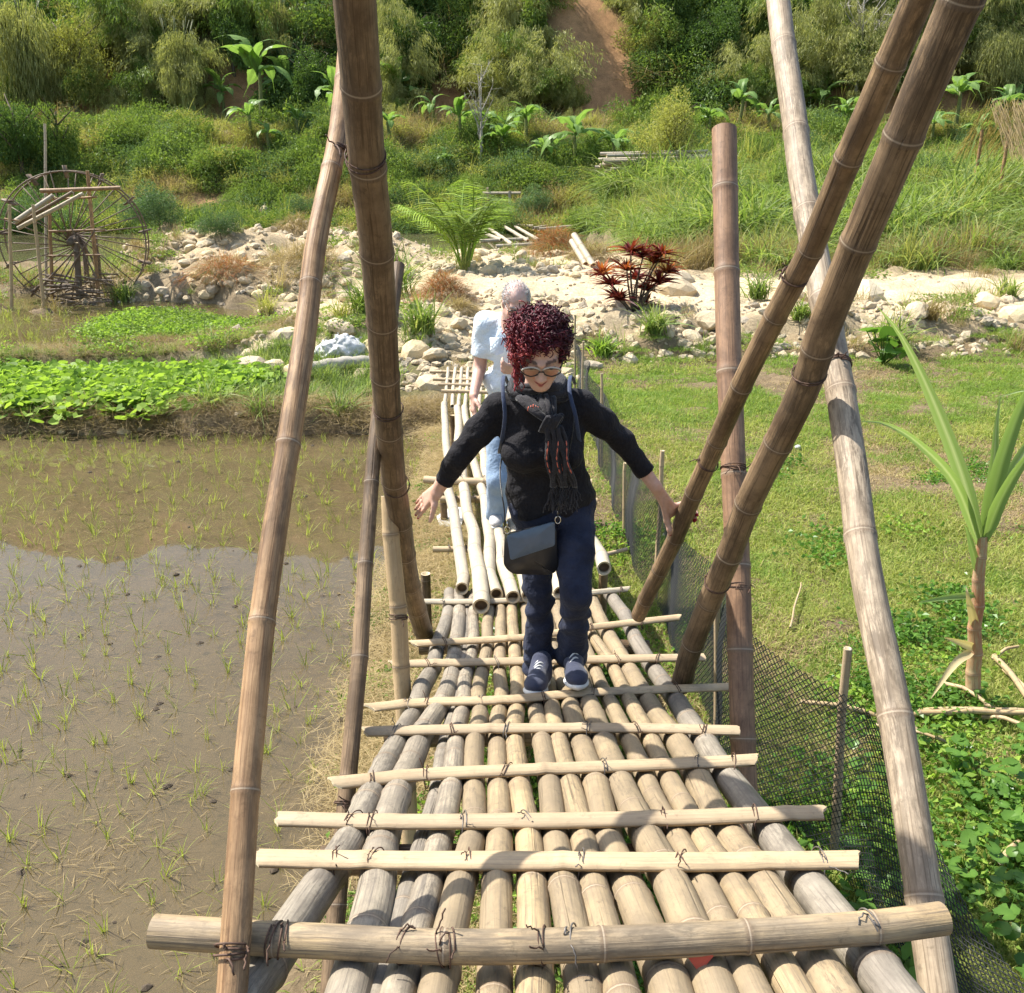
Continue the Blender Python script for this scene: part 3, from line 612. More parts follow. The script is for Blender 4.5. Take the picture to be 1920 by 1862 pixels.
def tie_on(key, y, n=2, mat=M_WIRE):
    """wire wound tightly round a pole where the photograph shows it"""
    p, P, ys, (r0, r1) = POLES[key]; i = 0
    while i < len(ys)-2 and y < ys[i+1]: i += 1
    t = (y-ys[i])/(ys[i+1]-ys[i]); c = P[i]+(P[i+1]-P[i])*t; ax = unit(P[i+1]-P[i]); r = r0+(r1-r0)*(i+t)/(len(ys)-1); mb = MB()
    for k in range(n): wire_loop(mb, c+ax*brng.normal(0, .006), ax+brng.normal(0, .10, 3), r*1.08, rng=brng, turns=1.2, rw=.0021, tail=.05)
    mb.build('wire_tie', mat, p)
for key, y in (('L2', 288), ('L2', 905), ('L2', 758), ('L1', 285), ('L1', 1790), ('L3', 1512), ('L4', 1155), ('R1', 700), ('R1', 1090), ('R2', 520), ('R2', 868), ('R3', 690), ('R4', 880), ('R4', 1105)): tie_on(key, y)
# head beams that the leaning poles are tied to, above the picture
for _ in range(1):
    u = np.array([-.62, 1.12, 4.08]); v = np.array([.92, .98, 3.98]); culm('head_beam', [u, v], .035, .032, M_POSTD, bridge, rng=brng)
# a scrap of red plastic caught under the cross pole
mb = MB(); c = deck(1310, 1792, .05); g = np.array([[-.022, 0, .006], [0, -.012, -.02], [.024, -.004, .008], [.004, .02, .012]]); mb.add(np.vstack([c+g, c+g-[0, .002, .003]]), [[(0, 1, 2, 3), (7, 6, 5, 4)]]); tag(mb.build('plastic_scrap', plain('red_plastic', (.62, .1, .04), .4, .1)), 'small scrap of red plastic tucked under the front cross pole', 'litter')

# ---- lower walkway beyond the joint
walk = empty('bamboo_walkway', (-.2, 7.2, .6), 'lower level walkway of pale bleached bamboo poles behind the woman', 'walkway')
W2 = [[(866, 1104), (851, 980), (846, 930), (836, 830), (833, 757)], [(902, 1137), (888, 990), (872, 930), (860, 830), (857, 764)], [(931, 1115), (912, 985), (903, 920), (880, 830), (871, 764)],
      [(962, 1120), (934, 1000), (923, 930), (898, 830), (886, 766)], [(990, 1118), (962, 1000), (940, 900), (915, 800), (906, 764)], [(1020, 1118), (990, 1000), (965, 900), (935, 800), (925, 764)],
      [(1050, 1112), (1018, 1000), (985, 900), (955, 800), (944, 764)], [(1090, 1095), (1050, 1000), (1008, 900), (975, 800), (962, 764)], [(1133, 1066), (1085, 985), (1032, 900), (992, 800), (980, 764)]]
for i, pp in enumerate(W2):
    P = [deck(x, y, .075 if j == 0 else .03) for j, (x, y) in enumerate(pp)]; culm('walkway_culm', P, .043 if i in (1, 8) else .037, .034, M_PALE, walk, seg=16, node=.42, rng=np.random.default_rng(70+i), wobble=.012, bulge=.8)
for k, (pp, r) in enumerate([([(796, 899), (860, 903), (1110, 905)], .03), ([(826, 936), (1120, 940)], .026), ([(1080, 1052), (1175, 1030)], .014), ([(812, 1030), (1100, 1035)], .02)]):
    P = [deck(x, y, (.07 if k in (0, 2) else -.03)) for x, y in pp]; o = culm('cross_stick', P, r, r*.95, M_SLAT, walk, seg=12, node=.3, rng=np.random.default_rng(90+k))
    for f in (.1, .22, .36): mb = MB(); wire_loop(mb, np.array(P[0])+(np.array(P[-1])-P[0])*f, (1, .2, 0), r+.012, rng=brng); mb.build('wire_tie', M_WIREG, o)
for x, y in ((-.52, 5.3), (.55, 5.3), (-.6, 9.4), (.42, 9.4), (-.55, 7.3), (.5, 7.3)): culm('support_post', [(x, y, -.1), (x, y, float(deck_z(y))-.01)], .03, .028, M_POSTD, walk, seg=12, rng=brng)
# ---- small grid of sticks at the far end
grid = empty('stick_grating', tuple(atz(865, 725, .45)), 'small grating of thin bamboo sticks laid on the stones left of the man', 'grating')
for i, x in enumerate((838, 852, 864, 876, 888, 902, 916)): culm('long_stick', [atz(x-4, 762, .47), atz(x+2, 690, .55)], .022, .02, M_PALE, grid, seg=8, node=.4, rng=brng, step=.2)
for i, (y, x0) in enumerate(((697, 806), (711, 812), (721, 822), (733, 828))): culm('cross_stick', [atz(x0, y, .53), atz(960, y+3, .53)], .02, .019, M_SLAT, grid, seg=8, node=.4, rng=brng, step=.2)
# ---------------------------------------------------------------- people: smooth solid modelling on a grid
class Solid:
    def __init__(s, lo, hi, h):
        s.lo = np.asarray(lo, float); s.h = h; s.n = np.ceil((np.asarray(hi)-s.lo)/h).astype(int)+1; s.F = np.full(s.n, .2, np.float32)
    def box(s, lo, hi, m):
        a = np.clip(np.floor((np.asarray(lo)-m-s.lo)/s.h).astype(int), 0, s.n-1); b = np.clip(np.ceil((np.asarray(hi)+m-s.lo)/s.h).astype(int)+1, 1, s.n)
        ax = [s.lo[i]+s.h*np.arange(a[i], b[i], dtype=np.float32) for i in range(3)]
        return tuple(slice(a[i], b[i]) for i in range(3)), np.stack(np.meshgrid(*ax, indexing='ij'), -1).astype(np.float32)
    def put(s, lo, hi, fn, k=.02, sub=False):
        sl, X = s.box(lo, hi, k+.03); d = fn(X); f = s.F[sl]
        if sub: d = -d; h = np.clip(.5-.5*(d-f)/k*-1, 0, 1); h = np.clip(.5+.5*(d-f)/k, 0, 1); s.F[sl] = f*(1-h)+d*h+k*h*(1-h)
        else: h = np.clip(.5+.5*(f-d)/k, 0, 1); s.F[sl] = f*(1-h)+d*h-k*h*(1-h)
    def cap(s, a, b, ra, rb=None, k=.02, sub=False):
        a = np.asarray(a, np.float32); b = np.asarray(b, np.float32); rb = ra if rb is None else rb; r = max(ra, rb)
        def fn(X):
            ab = b-a; t = np.clip(((X-a)@ab)/(ab@ab+1e-12), 0, 1); return np.linalg.norm(X-a-t[..., None]*ab, axis=-1)-(ra+(rb-ra)*t)
        s.put(np.minimum(a, b)-r, np.maximum(a, b)+r, fn, k, sub)
    def chain(s, P, R, k=.02):
        for i in range(len(P)-1): s.cap(P[i], P[i+1], R[i], R[i+1], k)
    def ell(s, c, r, k=.02, R=None, sub=False):
        c = np.asarray(c, np.float32); r = np.asarray(r, np.float32); M = np.eye(3, dtype=np.float32) if R is None else np.asarray(R, np.float32)   # rows of R: local axes
        def fn(X):
            p = (X-c)@M.T; k0 = np.linalg.norm(p/r, axis=-1); k1 = np.linalg.norm(p/(r*r), axis=-1)+1e-6; return k0*(k0-1)/k1
        m = r.max(); s.put(c-m, c+m, fn, k, sub)
    def cut(s, fn):   # keep where fn(X) < 0
        sl, X = s.box(s.lo, s.lo+s.h*s.n, 0); s.F = np.maximum(s.F, fn(X).astype(np.float32))
    def warp(s, fn): sl, X = s.box(s.lo, s.lo+s.h*s.n, 0); s.F = s.F+fn(X).astype(np.float32)
    def surf(s):
        F = s.F; n = s.n; I = F < 0
        c = np.zeros(n-1, np.uint8); offs = [(i, j, k) for i in (0, 1) for j in (0, 1) for k in (0, 1)]
        for o in offs: c += I[o[0]:n[0]-1+o[0], o[1]:n[1]-1+o[1], o[2]:n[2]-1+o[2]]
        A = np.argwhere((c > 0) & (c < 8)); ids = np.full(n-1, -1, np.int64); ids[tuple(A.T)] = np.arange(len(A))
        val = {o: F[A[:, 0]+o[0], A[:, 1]+o[1], A[:, 2]+o[2]] for o in offs}; P = np.zeros((len(A), 3)); cnt = np.zeros(len(A))
        for o in offs:
            for ax in range(3):
                if o[ax]: continue
                q = list(o); q[ax] = 1; va, vb = val[o], val[tuple(q)]; m = (va < 0) != (vb < 0); t = va/(va-vb+1e-12)
                e = np.array(o, float)[None].repeat(len(A), 0); e[:, ax] += t; P[m] += e[m]; cnt[m] += 1
        P = s.lo+s.h*(A+P/np.maximum(cnt, 1)[:, None]); Q = []
        for ax in range(3):
            sl0 = [slice(None)]*3; sl1 = [slice(None)]*3; sl0[ax] = slice(0, -1); sl1[ax] = slice(1, None)
            a, b = I[tuple(sl0)], I[tuple(sl1)]; u, v = (ax+1) % 3, (ax+2) % 3
            for flip, mk in ((False, a & ~b), (True, ~a & b)):
                E = np.argwhere(mk); ok = (E[:, u] > 0) & (E[:, v] > 0) & (E[:, u] < n[u]-1) & (E[:, v] < n[v]-1); E = E[ok]
                if not len(E): continue
                def cell(du, dv): G = E.copy(); G[:, u] -= du; G[:, v] -= dv; return ids[G[:, 0], G[:, 1], G[:, 2]]
                q = np.stack([cell(1, 1), cell(0, 1), cell(0, 0), cell(1, 0)], -1); Q.append(q[:, ::-1] if flip else q)
        return P, np.concatenate(Q)
    def build(s, name, mat, parent, color=None):
        P, Q = s.surf(); Q = Q[(Q >= 0).all(1)]; mb = MB()
        for _ in range(2):   # light relaxation
            S = np.zeros_like(P); C = np.zeros(len(P))
            for i in range(4):
                for j in (1, 3): np.add.at(S, Q[:, i], P[Q[:, (i+j) % 4]]); np.add.at(C, Q[:, i], 1)
            P = P+.45*(S/np.maximum(C, 1)[:, None]-P)
        kw = {'col': color(P)} if color else {}
        mb.add(P, Q, **kw); return mb.build(name, mat, parent)
def fold_noise(X, f, amp, ph=0.): return amp*(np.sin(X[..., 0]*f+2.1*np.sin(X[..., 2]*f*.7+ph)+1.3*np.sin(X[..., 1]*f*.9))*.6+np.sin(X[..., 2]*f*1.7+1.9*np.sin(X[..., 0]*f*.8+ph)+X[..., 1]*f)*.4)
def skinmat(name):
    m, nt, ns, ls, b = newmat(name); tc = ns.new('ShaderNodeTexCoord').outputs['Object']
    c = mix(nt, 1., attr(nt, 'col').outputs['Color'], ramp(nt, noise(nt, tc, 60, 5, .6), [(.3, (.9, .86, .84)), (.7, (1.06, 1.05, 1.04))]), 'MULTIPLY')
    lnk(nt, c, b.inputs['Base Color']); b.inputs['Roughness'].default_value = .5; b.inputs['Specular IOR Level'].default_value = .35
    b.inputs['Subsurface Weight'].default_value = .12; b.inputs['Subsurface Radius'].default_value = (.012, .004, .002); b.inputs['Subsurface Scale'].default_value = 1.
    bump(nt, noise(nt, tc, 240, 4, .6), .15, .002, b); return m
def cloth(name, c, c2=None, rough=.85, weave=900, fold=8, bumpk=.35, sheen=.15):
    m, nt, ns, ls, b = newmat(name); tc = ns.new('ShaderNodeTexCoord').outputs['Object']
    a = noise(nt, tc, fold, 4, .6); w = noise(nt, vscale(nt, tc, (1, 1, .3)), weave*.25, 2, .6)
    col = mix(nt, maprange(nt, a, .35, .65), c, c2 or tuple(x*.75 for x in c)); col = mix(nt, maprange(nt, w, .4, .6, 0, .25), col, tuple(min(1, x*1.5+.01) for x in c))
    lnk(nt, col, b.inputs['Base Color']); b.inputs['Roughness'].default_value = rough; b.inputs['Specular IOR Level'].default_value = .2; b.inputs['Sheen Weight'].default_value = sheen
    bump(nt, mth(nt, 'ADD', mth(nt, 'MULTIPLY', a, 1.), mth(nt, 'MULTIPLY', w, .05)), bumpk, .03, b); return m
M_SKIN = skinmat('skin')
M_BLACK = cloth('black_jersey', (.014, .013, .015), (.009, .008, .010), bumpk=.6, fold=16, sheen=.03)
M_DENIM = cloth('dark_denim', (.013, .016, .031), (.030, .037, .066), weave=1200, fold=9, bumpk=.9, sheen=.05)
M_DENIML = cloth('light_denim', (.17, .24, .34), (.25, .33, .43), bumpk=.8)
M_SHIRT = cloth('pale_blue_shirt', (.60, .69, .77), (.68, .76, .82), fold=14, bumpk=.8)
M_LEATH = plain('dark_leather', (.018, .018, .02), .32, .1, 30, .1, .5)
M_FLAP = plain('sky_tinted_leather', (.085, .12, .165), .30, .06, 40, .04, .5)  # the flap's reflection of the sky is put into this colour
M_METAL = plain('buckle_metal', (.65, .62, .55), .25, .05, 20, 0, .5, 1.)
M_SOLE = plain('white_rubber', (.72, .72, .68), .6, .06, 30, .1)
M_SHOE = cloth('navy_mesh', (.03, .035, .06), (.05, .055, .085), weave=700)
M_FRAMEW = plain('pale_glasses_frame', (.55, .50, .42), .3, .05, 20, 0, .5)
M_FRAMED = plain('dark_glasses_frame', (.03, .025, .02), .3, .05, 20, 0, .5)
def lensmat():
    m, nt, ns, ls, b = newmat('lens'); g = N_(nt, 'ShaderNodeBsdfGlossy', Roughness=.02); t = N_(nt, 'ShaderNodeBsdfTransparent'); f = N_(nt, 'ShaderNodeFresnel', IOR=1.5)
    s = ns.new('ShaderNodeMixShader'); lnk(nt, f.outputs[0], s.inputs[0]); lnk(nt, t.outputs[0], s.inputs[1]); lnk(nt, g.outputs[0], s.inputs[2]); lnk(nt, s.outputs[0], ns['Material Output'].inputs[0]); return m
M_LENS = lensmat()
def hairmat(name, c1, c2, c3):
    m, nt, ns, ls, b = newmat(name); t = attr(nt, 'tint').outputs['Fac']; lnk(nt, ramp(nt, t, [(0, c1), (.6, c2), (1, c3)]), b.inputs['Base Color'])
    b.inputs['Roughness'].default_value = .45; b.inputs['Specular IOR Level'].default_value = .3; return m
def unit(v): v = np.asarray(v, float); return v/(np.linalg.norm(v)+1e-12)
class Head:
    """local frame of a head: r to the image's right, f out of the face, u up"""
    def __init__(s, c, pitch, yaw=0., roll=0., k=1.):
        s.c = np.asarray(c, float); s.k = k; f = np.array([math.sin(yaw)*math.cos(pitch), -math.cos(yaw)*math.cos(pitch), -math.sin(pitch)]); r = unit(np.cross([0, 0, 1.], f))
        u = np.cross(f, r); s.r = r*math.cos(roll)+u*math.sin(roll); s.u = u*math.cos(roll)-r*math.sin(roll); s.f = f; s.R = np.stack([s.r, s.f, s.u])
    def __call__(s, x, y, z): return s.c+s.k*(s.r*x+s.f*y+s.u*z)
    def local(s, P): return ((P-s.c)@s.R.T)/s.k
    def sculpt(s, B, male=False):
        k = s.k; E = lambda c, r, kk=.02, sub=False: B.ell(s(*c), np.array(r)*k, kk*k, s.R, sub); C = lambda a, b, ra, rb=None, kk=.015: B.cap(s(*a), s(*b), ra*k, None if rb is None else rb*k, kk*k)
        E((0, -.012, .032), (.073, .094, .084)); E((0, .028, -.035), (.060 if not male else .064, .064, .085), .03)
        for q in (-1, 1):
            C((q*.050, .0, -.055), (q*.012, .058, -.107), .022 if not male else .027, .02, .03); E((q*.037, .060, -.034), (.022, .022, .022), .02)
            E((q*.077, -.008, -.008), (.009, .019, .031), .008); C((q*.004, .093, .014), (q*.046, .074, .016), .010 if not male else .013, .008, .012)
            E((q*.031, .099, -.004), (.017, .013, .011), .01, True); E((q*.031, .080, -.006), (.0135, .0135, .0125), .005)
            E((q*.012, .100, -.043), (.009, .010, .008), .006)
        E((0, .066, -.108), (.023, .02, .017), .022)
        C((0, .084, .008), (0, .109, -.036), .008, .0125, .012); E((0, .111, -.038), (.0115, .011, .010), .008)
        for q in (-1, 1): C((0, .096, -.066), (q*.019, .086, -.068), .0065, .003, .005); C((0, .096, -.076), (q*.017, .086, -.074), .0075, .003, .006)
    def face_color(s, P, skin, lip, brow, L=None):
        q = s.local(P); x, f, u = q.T; C = np.tile(np.array(skin), (len(P), 1)); face = (f > .05) & (np.abs(x) < .08) & (np.abs(u) < .14)
        def put(m, c): C[m] = C[m]*.15+np.array(c)*.85
        put(face & (np.abs(u+.071) < .0105*(1-(np.abs(x)/.026)**2).clip(0)) & (f > .08), lip)
        put(face & (np.abs(u+.0705) < .0016) & (np.abs(x) < .02) & (f > .08), (.12, .03, .03))
        put(face & (np.abs(u-.021+.12*(np.abs(x)-.03)**2*40) < .0045) & (np.abs(x) > .012) & (np.abs(x) < .05) & (f > .06), brow)
        put(face & (np.abs(u+.0075+1.5*(np.abs(x)-.031)**2*8) < .0028) & (np.abs(np.abs(x)-.031) < .015), (.05, .03, .025))
        ch = face & (np.abs(np.abs(x)-.04) < .02) & (np.abs(u+.04) < .022); C[ch] = C[ch]*[1.05, .9, .88]; return C
    def glasses(s, parent, frame, w=.025, h=.018, y=.108, rim=.0028, temple=frozenset((-1, 1)), frame2=None):
        g = None; mb = MB(); k = s.k
        for q in (-1, 1):
            a = np.linspace(0, 2*np.pi, 25); e = np.stack([s(q*.034+w*np.cos(t)*(1-.1*math.sin(t)), y-.012*abs(w*math.cos(t)*q+.0)/w*.6, -.006+h*np.sin(t)*(1-.12*q*math.cos(t))) for t in a]); tube(mb, e, rim*k, 6, False)
            t = np.linspace(0, 1, 8)[:, None]; p0, p1 = s(q*(.034+w), y-.01, .002), s(q*.079, .0, .006); tube(mb, p0+(p1-p0)*t, rim*k*.9, 5)
        t = np.linspace(-1, 1, 7); tube(mb, np.stack([s(x*.01, y+.003, .0-.004*x*x) for x in t]), rim*k, 5)
        g = mb.build('glasses', frame, parent)
        mb = MB()
        for q in (-1, 1):      # thick upper rim
            a = np.linspace(.25, np.pi-.25, 12); tube(mb, np.stack([s(q*.034+w*1.05*np.cos(t), y-.004, -.004+h*np.sin(t)*1.02) for t in a]), rim*k*1.35, 6)
        mb.build('brow_rim', frame2 or frame, g)
        for q in (-1, 1):
            mb = MB(); a = np.linspace(0, 2*np.pi, 20, endpoint=False); V = np.vstack([[s(q*.034+w*.96*math.cos(t), y-.006, -.006+h*.96*math.sin(t)) for t in a], [s(q*.034, y-.002, -.006)]]); i = np.arange(20); mb.add(V, np.stack([i, (i+1) % 20, np.full(20, 20)], -1)); mb.build('lens', M_LENS, g)
def finger(B, base, d, n, L, r, curl, k=.004):
    """three phalanges bending towards the palm normal n"""
    p = np.asarray(base, float); a = 0.
    for i, (l, c) in enumerate(zip((.45, .31, .24), curl)):
        a += c; v = d*math.cos(a)+n*math.sin(a); q = p+v*L*l; B.cap(p, q, r*(1-.1*i), r*(.93-.1*i), k); p = q
    return p
def hand(B, W, d, l, n, curl=(.25, .35, .25), thumb=None, s=1., spread=.12, k=.005, tips=None):
    """W wrist, d to the fingers, l to the thumb side, n out of the palm"""
    d, l, n = unit(d), unit(l), unit(n)
    for a in (-.026, -.010, .008, .024): B.cap(W+l*a*.7*s, W+d*.082*s+l*a*s, .014*s, .0105*s, .012)
    T = []
    for i, (a, L, r) in enumerate(((.026, .070, .0088), (.009, .078, .009), (-.009, .072, .0086), (-.026, .057, .0076))):
        dd = unit(d+l*a*spread*40); T.append(finger(B, W+d*.08*s+l*a*s, dd, n, L*s, r*s, [c*(1+.15*i) for c in curl], k))
    tb = W+d*.018*s+l*.026*s; td = unit(l*.75+d*.75+n*.25) if thumb is None else unit(thumb); B.cap(W+d*.01*s, tb+td*.03*s, .014*s, .0125*s, .01); T.append(finger(B, tb+td*.022*s, td, unit(d*.4+n*.3), .062*s, .0105*s, (.0, .25, .15), k))
    return T
# ================= the woman
wrng = np.random.default_rng(3)
foot_z = lambda y: float(deck_z(y))+.04
WO = (.12, 3.5, foot_z(3.5))
woman = empty('person', WO, 'person with curly dark red hair, glasses, black top and dark jeans stepping up the footbridge', 'person')
sR, sL = aty(934, 764, 3.34), aty(1091, 760, 3.37)           # image left / image right shoulder
eR, wR = aty(864, 852, 3.34), aty(819, 921, 3.40)
gp = PR2[1]+(PR2[2]-PR2[1])*.44; ra_ = unit(R2b-R2a); wL = aty(1229, 913, 3.44); eL = aty(1165, 826, 3.44)
hipR, hipL = aty(1000, 950, 3.46), aty(1072, 950, 3.44); knR, knL = aty(1010, 1105, 3.40), aty(1080, 1112, 3.22)
anR, anL = aty(1011, 1246, 3.46), aty(1072, 1224, 3.43)
pel, wai, che, nek = aty(1033, 930, 3.44), aty(1024, 880, 3.42), aty(1016, 805, 3.36), aty(1011, 742, 3.29)
HD = Head(aty(1014, 652, 3.15), rad(34), 0, 0)
B = Solid((-.48, 2.95, .85), (.86, 3.82, 2.56), .0046)
HD.sculpt(B)
B.cap(HD(0, -.05, -.05), nek+[0, .02, 0], .044, .052, .012); B.cap(nek, che+[0, .02, 0], .05, .075, .03); B.cap(che+[0, .02, 0], wai, .075, .075, .03); B.cap(wai, pel, .075, .09, .03)
B.cap(sR, sL, .045, .045, .05); B.chain([sR, eR, wR], [.043, .036, .024], .02); B.chain([sL, eL, wL], [.043, .036, .024], .02)
B.chain([hipR, knR, anR], [.06, .034, .026], .02); B.chain([hipL, knL, anL], [.06, .034, .026], .02)
B.cap(anR, anR+[0, -.10, -.035], .026, .018); B.cap(anL, anL+[.002, -.09, -.06], .026, .016)
tipsR = hand(B, wR, aty(766, 966, 3.52)-wR, (.25, -.75, -.5), (-.3, .35, -.85), (.1, .2, .2), thumb=aty(800, 990, 3.40)-wR-unit(aty(776, 964, 3.5)-wR)*.02, s=1.02)
# the other hand is closed round the thinner leaning pole
e1 = wL-gp; e1 = unit(e1-ra_*(e1@ra_)); e2 = np.cross(ra_, e1); e2 = e2 if e2[1] > 0 else -e2; rp = .034+.010; tipsL = []
cpt = lambda ph, sx, r=rp: gp+ra_*sx+(e1*math.cos(ph)+e2*math.sin(ph))*r
for i, (sx, Lg) in enumerate(((.030, 2.9), (.010, 3.1), (-.010, 2.9), (-.029, 2.4))):
    ph = np.linspace(.25, Lg, 5); P = [cpt(p, sx+.006*(1-k/4)) for k, p in enumerate(ph)]; P[0] = cpt(.2, sx, rp+.012); B.chain(P, [.0105, .0098, .0092, .0086, .0078], .005); tipsL.append(P[-1])
    B.cap(wL+ra_*sx*.55, P[0], .0135, .0115, .012)
P = [wL+(gp-wL)*.25-ra_*.012, cpt(-.25, -.035, rp+.014), cpt(-.75, -.060, rp+.004), cpt(-.95, -.085, rp)]; B.chain(P, [.014, .0125, .0105, .0085], .008); tipsL.append(P[-1])
def wcol(P):
    C = HD.face_color(P, (.60, .385, .295), (.42, .10, .09), (.06, .035, .03))
    for t in tipsL+tipsR[:4]: m = np.linalg.norm(P-t, axis=1) < .0085; C[m] = (.30, .02, .035)
    return C
B.build('body', M_SKIN, woman, wcol)
# black long-sleeved top
B = Solid((-.30, 2.92, 1.50), (.72, 3.70, 2.34), .007)
B.cap(sR+[.01, 0, .005], sL+[-.01, 0, .005], .046, .046, .05); B.ell(che+[0, .01, -.01], (.155, .112, .15), .06); B.ell(wai, (.143, .108, .14), .07); B.ell(pel+[0, 0, -.01], (.168, .13, .15), .07)
B.cap(nek+[0, .02, -.02], che+[0, .03, 0], .075, .11, .06)
for q in (-1, 1): B.ell(che+[q*.072, -.085, -.065], (.074, .07, .072), .05)
cutR, cutL = lerp(eR, wR, .72), lerp(eL, wL, .70)
B.chain([sR, lerp(sR, eR, .5), eR, cutR], [.054, .048, .042, .038], .03); B.chain([sL, lerp(sL, eL, .5), eL, cutL], [.054, .048, .042, .038], .03)
dR, dL = unit(wR-eR), unit(wL-eL); up_ = np.array([0, 0, 1.])
B.warp(lambda X: fold_noise(X, 38, .0042)+fold_noise(X, 85, .0016, 1.))
B.cut(lambda X: np.where(np.linalg.norm(X-cutR, axis=-1) < .10, (X-cutR)@dR, -1)); B.cut(lambda X: np.where(np.linalg.norm(X-cutL, axis=-1) < .10, (X-cutL)@dL, -1))
B.cut(lambda X: (1.655+.05*np.sin((X[..., 0]-.03)*9+.6)-.012*np.sin(X[..., 0]*31))-X[..., 2])
nk = HD(0, .02, -.15); B.ell(nek+[0, -.055, .065], (.068, .075, .060), .015, sub=True)
B.build('black_top', M_BLACK, woman)
# jeans
B = Solid((-.15, 2.98, .90), (.42, 3.75, 1.90), .006)
B.ell(pel+[0, 0, -.02], (.168, .125, .13), .05); hemR, hemL = anR+[0, .005, -.012], anL+[.0, .005, -.005]
B.chain([hipR+[.01, 0, 0], lerp(hipR, knR, .5), knR, lerp(knR, anR, .5), hemR+[0, 0, -.02]], [.088, .070, .053, .052, .070], .018); B.chain([hipL, lerp(hipL, knL, .5)+[0, -.012, .01], knL, lerp(knL, anL, .5), hemL+[0, 0, -.02]], [.090, .075, .057, .053, .068], .018)
B.warp(lambda X: fold_noise(X, 30, .006)+fold_noise(X, 70, .002, 2)+.006*np.sin(X[..., 2]*75+3*np.sin(X[..., 0]*20))*np.exp(-((X[..., 2]-1.3)/.09)**2)+.005*np.sin(X[..., 2]*110+2*np.sin(X[..., 0]*30))*np.exp(-((X[..., 2]-1.03)/.07)**2))
for hm, an, kn in ((hemR, anR, knR), (hemL, anL, knL)):
    dd = unit(an-kn); B.cut(lambda X, hm=hm, dd=dd: np.where(np.linalg.norm(X-hm, axis=-1) < .13, (X-hm-dd*.012)@dd, -1))
B.build('jeans', M_DENIM, woman)
def shoe(toe, heel, ankle, parent, mat, sole, h=.0052, w=.045):
    d = unit(heel-toe); side = unit(np.cross(d, [0, 0, 1.])); up = np.cross(side, d); up = up if up[2] > 0 else -up; L = np.linalg.norm(heel-toe); R = np.stack([side, d, up])
    lo = np.minimum(np.minimum(toe, heel), ankle)-.09; hi = np.maximum(np.maximum(toe, heel), ankle)+.09; S = Solid(lo, hi, h)
    pt = lambda t, u, x=0: toe+d*L*t+up*u+side*x
    S.ell(pt(.22, .036), (w, .075, .036), .02, R); S.ell(pt(.55, .045), (w*.86, .09, .045), .03, R); S.ell(pt(.85, .045), (w*.78, .045, .05), .03, R); S.cap(pt(.72, .06), pt(.80, .10), .042, .040, .03)
    S.cut(lambda X: .014-((X-toe)@up)); S.build('shoe', mat, parent)
    S = Solid(lo, hi, h)
    S.ell(pt(.24, .012), (w+.004, .078, .02), .02, R); S.ell(pt(.55, .012), (w*.86, .1, .02), .02, R); S.ell(pt(.86, .016), (w*.86, .05, .026), .02, R); S.cap(pt(.03, .02), pt(.1, .02), .012, .014, .02)
    S.cut(lambda X: (X-toe)@up-.024); S.cut(lambda X: -.001-((X-toe)@up)); s_ = S.build('sole', sole, parent)
    mb = MB()
    for q in range(4):
        a, b = pt(.38+.08*q, .068+.008*q, -.020), pt(.45+.09*q, .070+.008*q, .020); t = np.linspace(0, 1, 6)[:, None]; tube(mb, a+(b-a)*t+up*(.017*np.sin(t*np.pi)), .0034, 5)
    mb.build('lace', M_SOLE, parent)
toeL = deck(1084, 1298, .066); shoe(toeL, anL+[.0, .06, -.075], anL, woman, M_SHOE, M_SOLE)
toeR = deck(1000, 1306, .044); shoe(toeR, np.array([anR[0]+.01, toeR[1]+.25, foot_z(toeR[1]+.25)]), anR, woman, M_SHOE, M_SOLE)
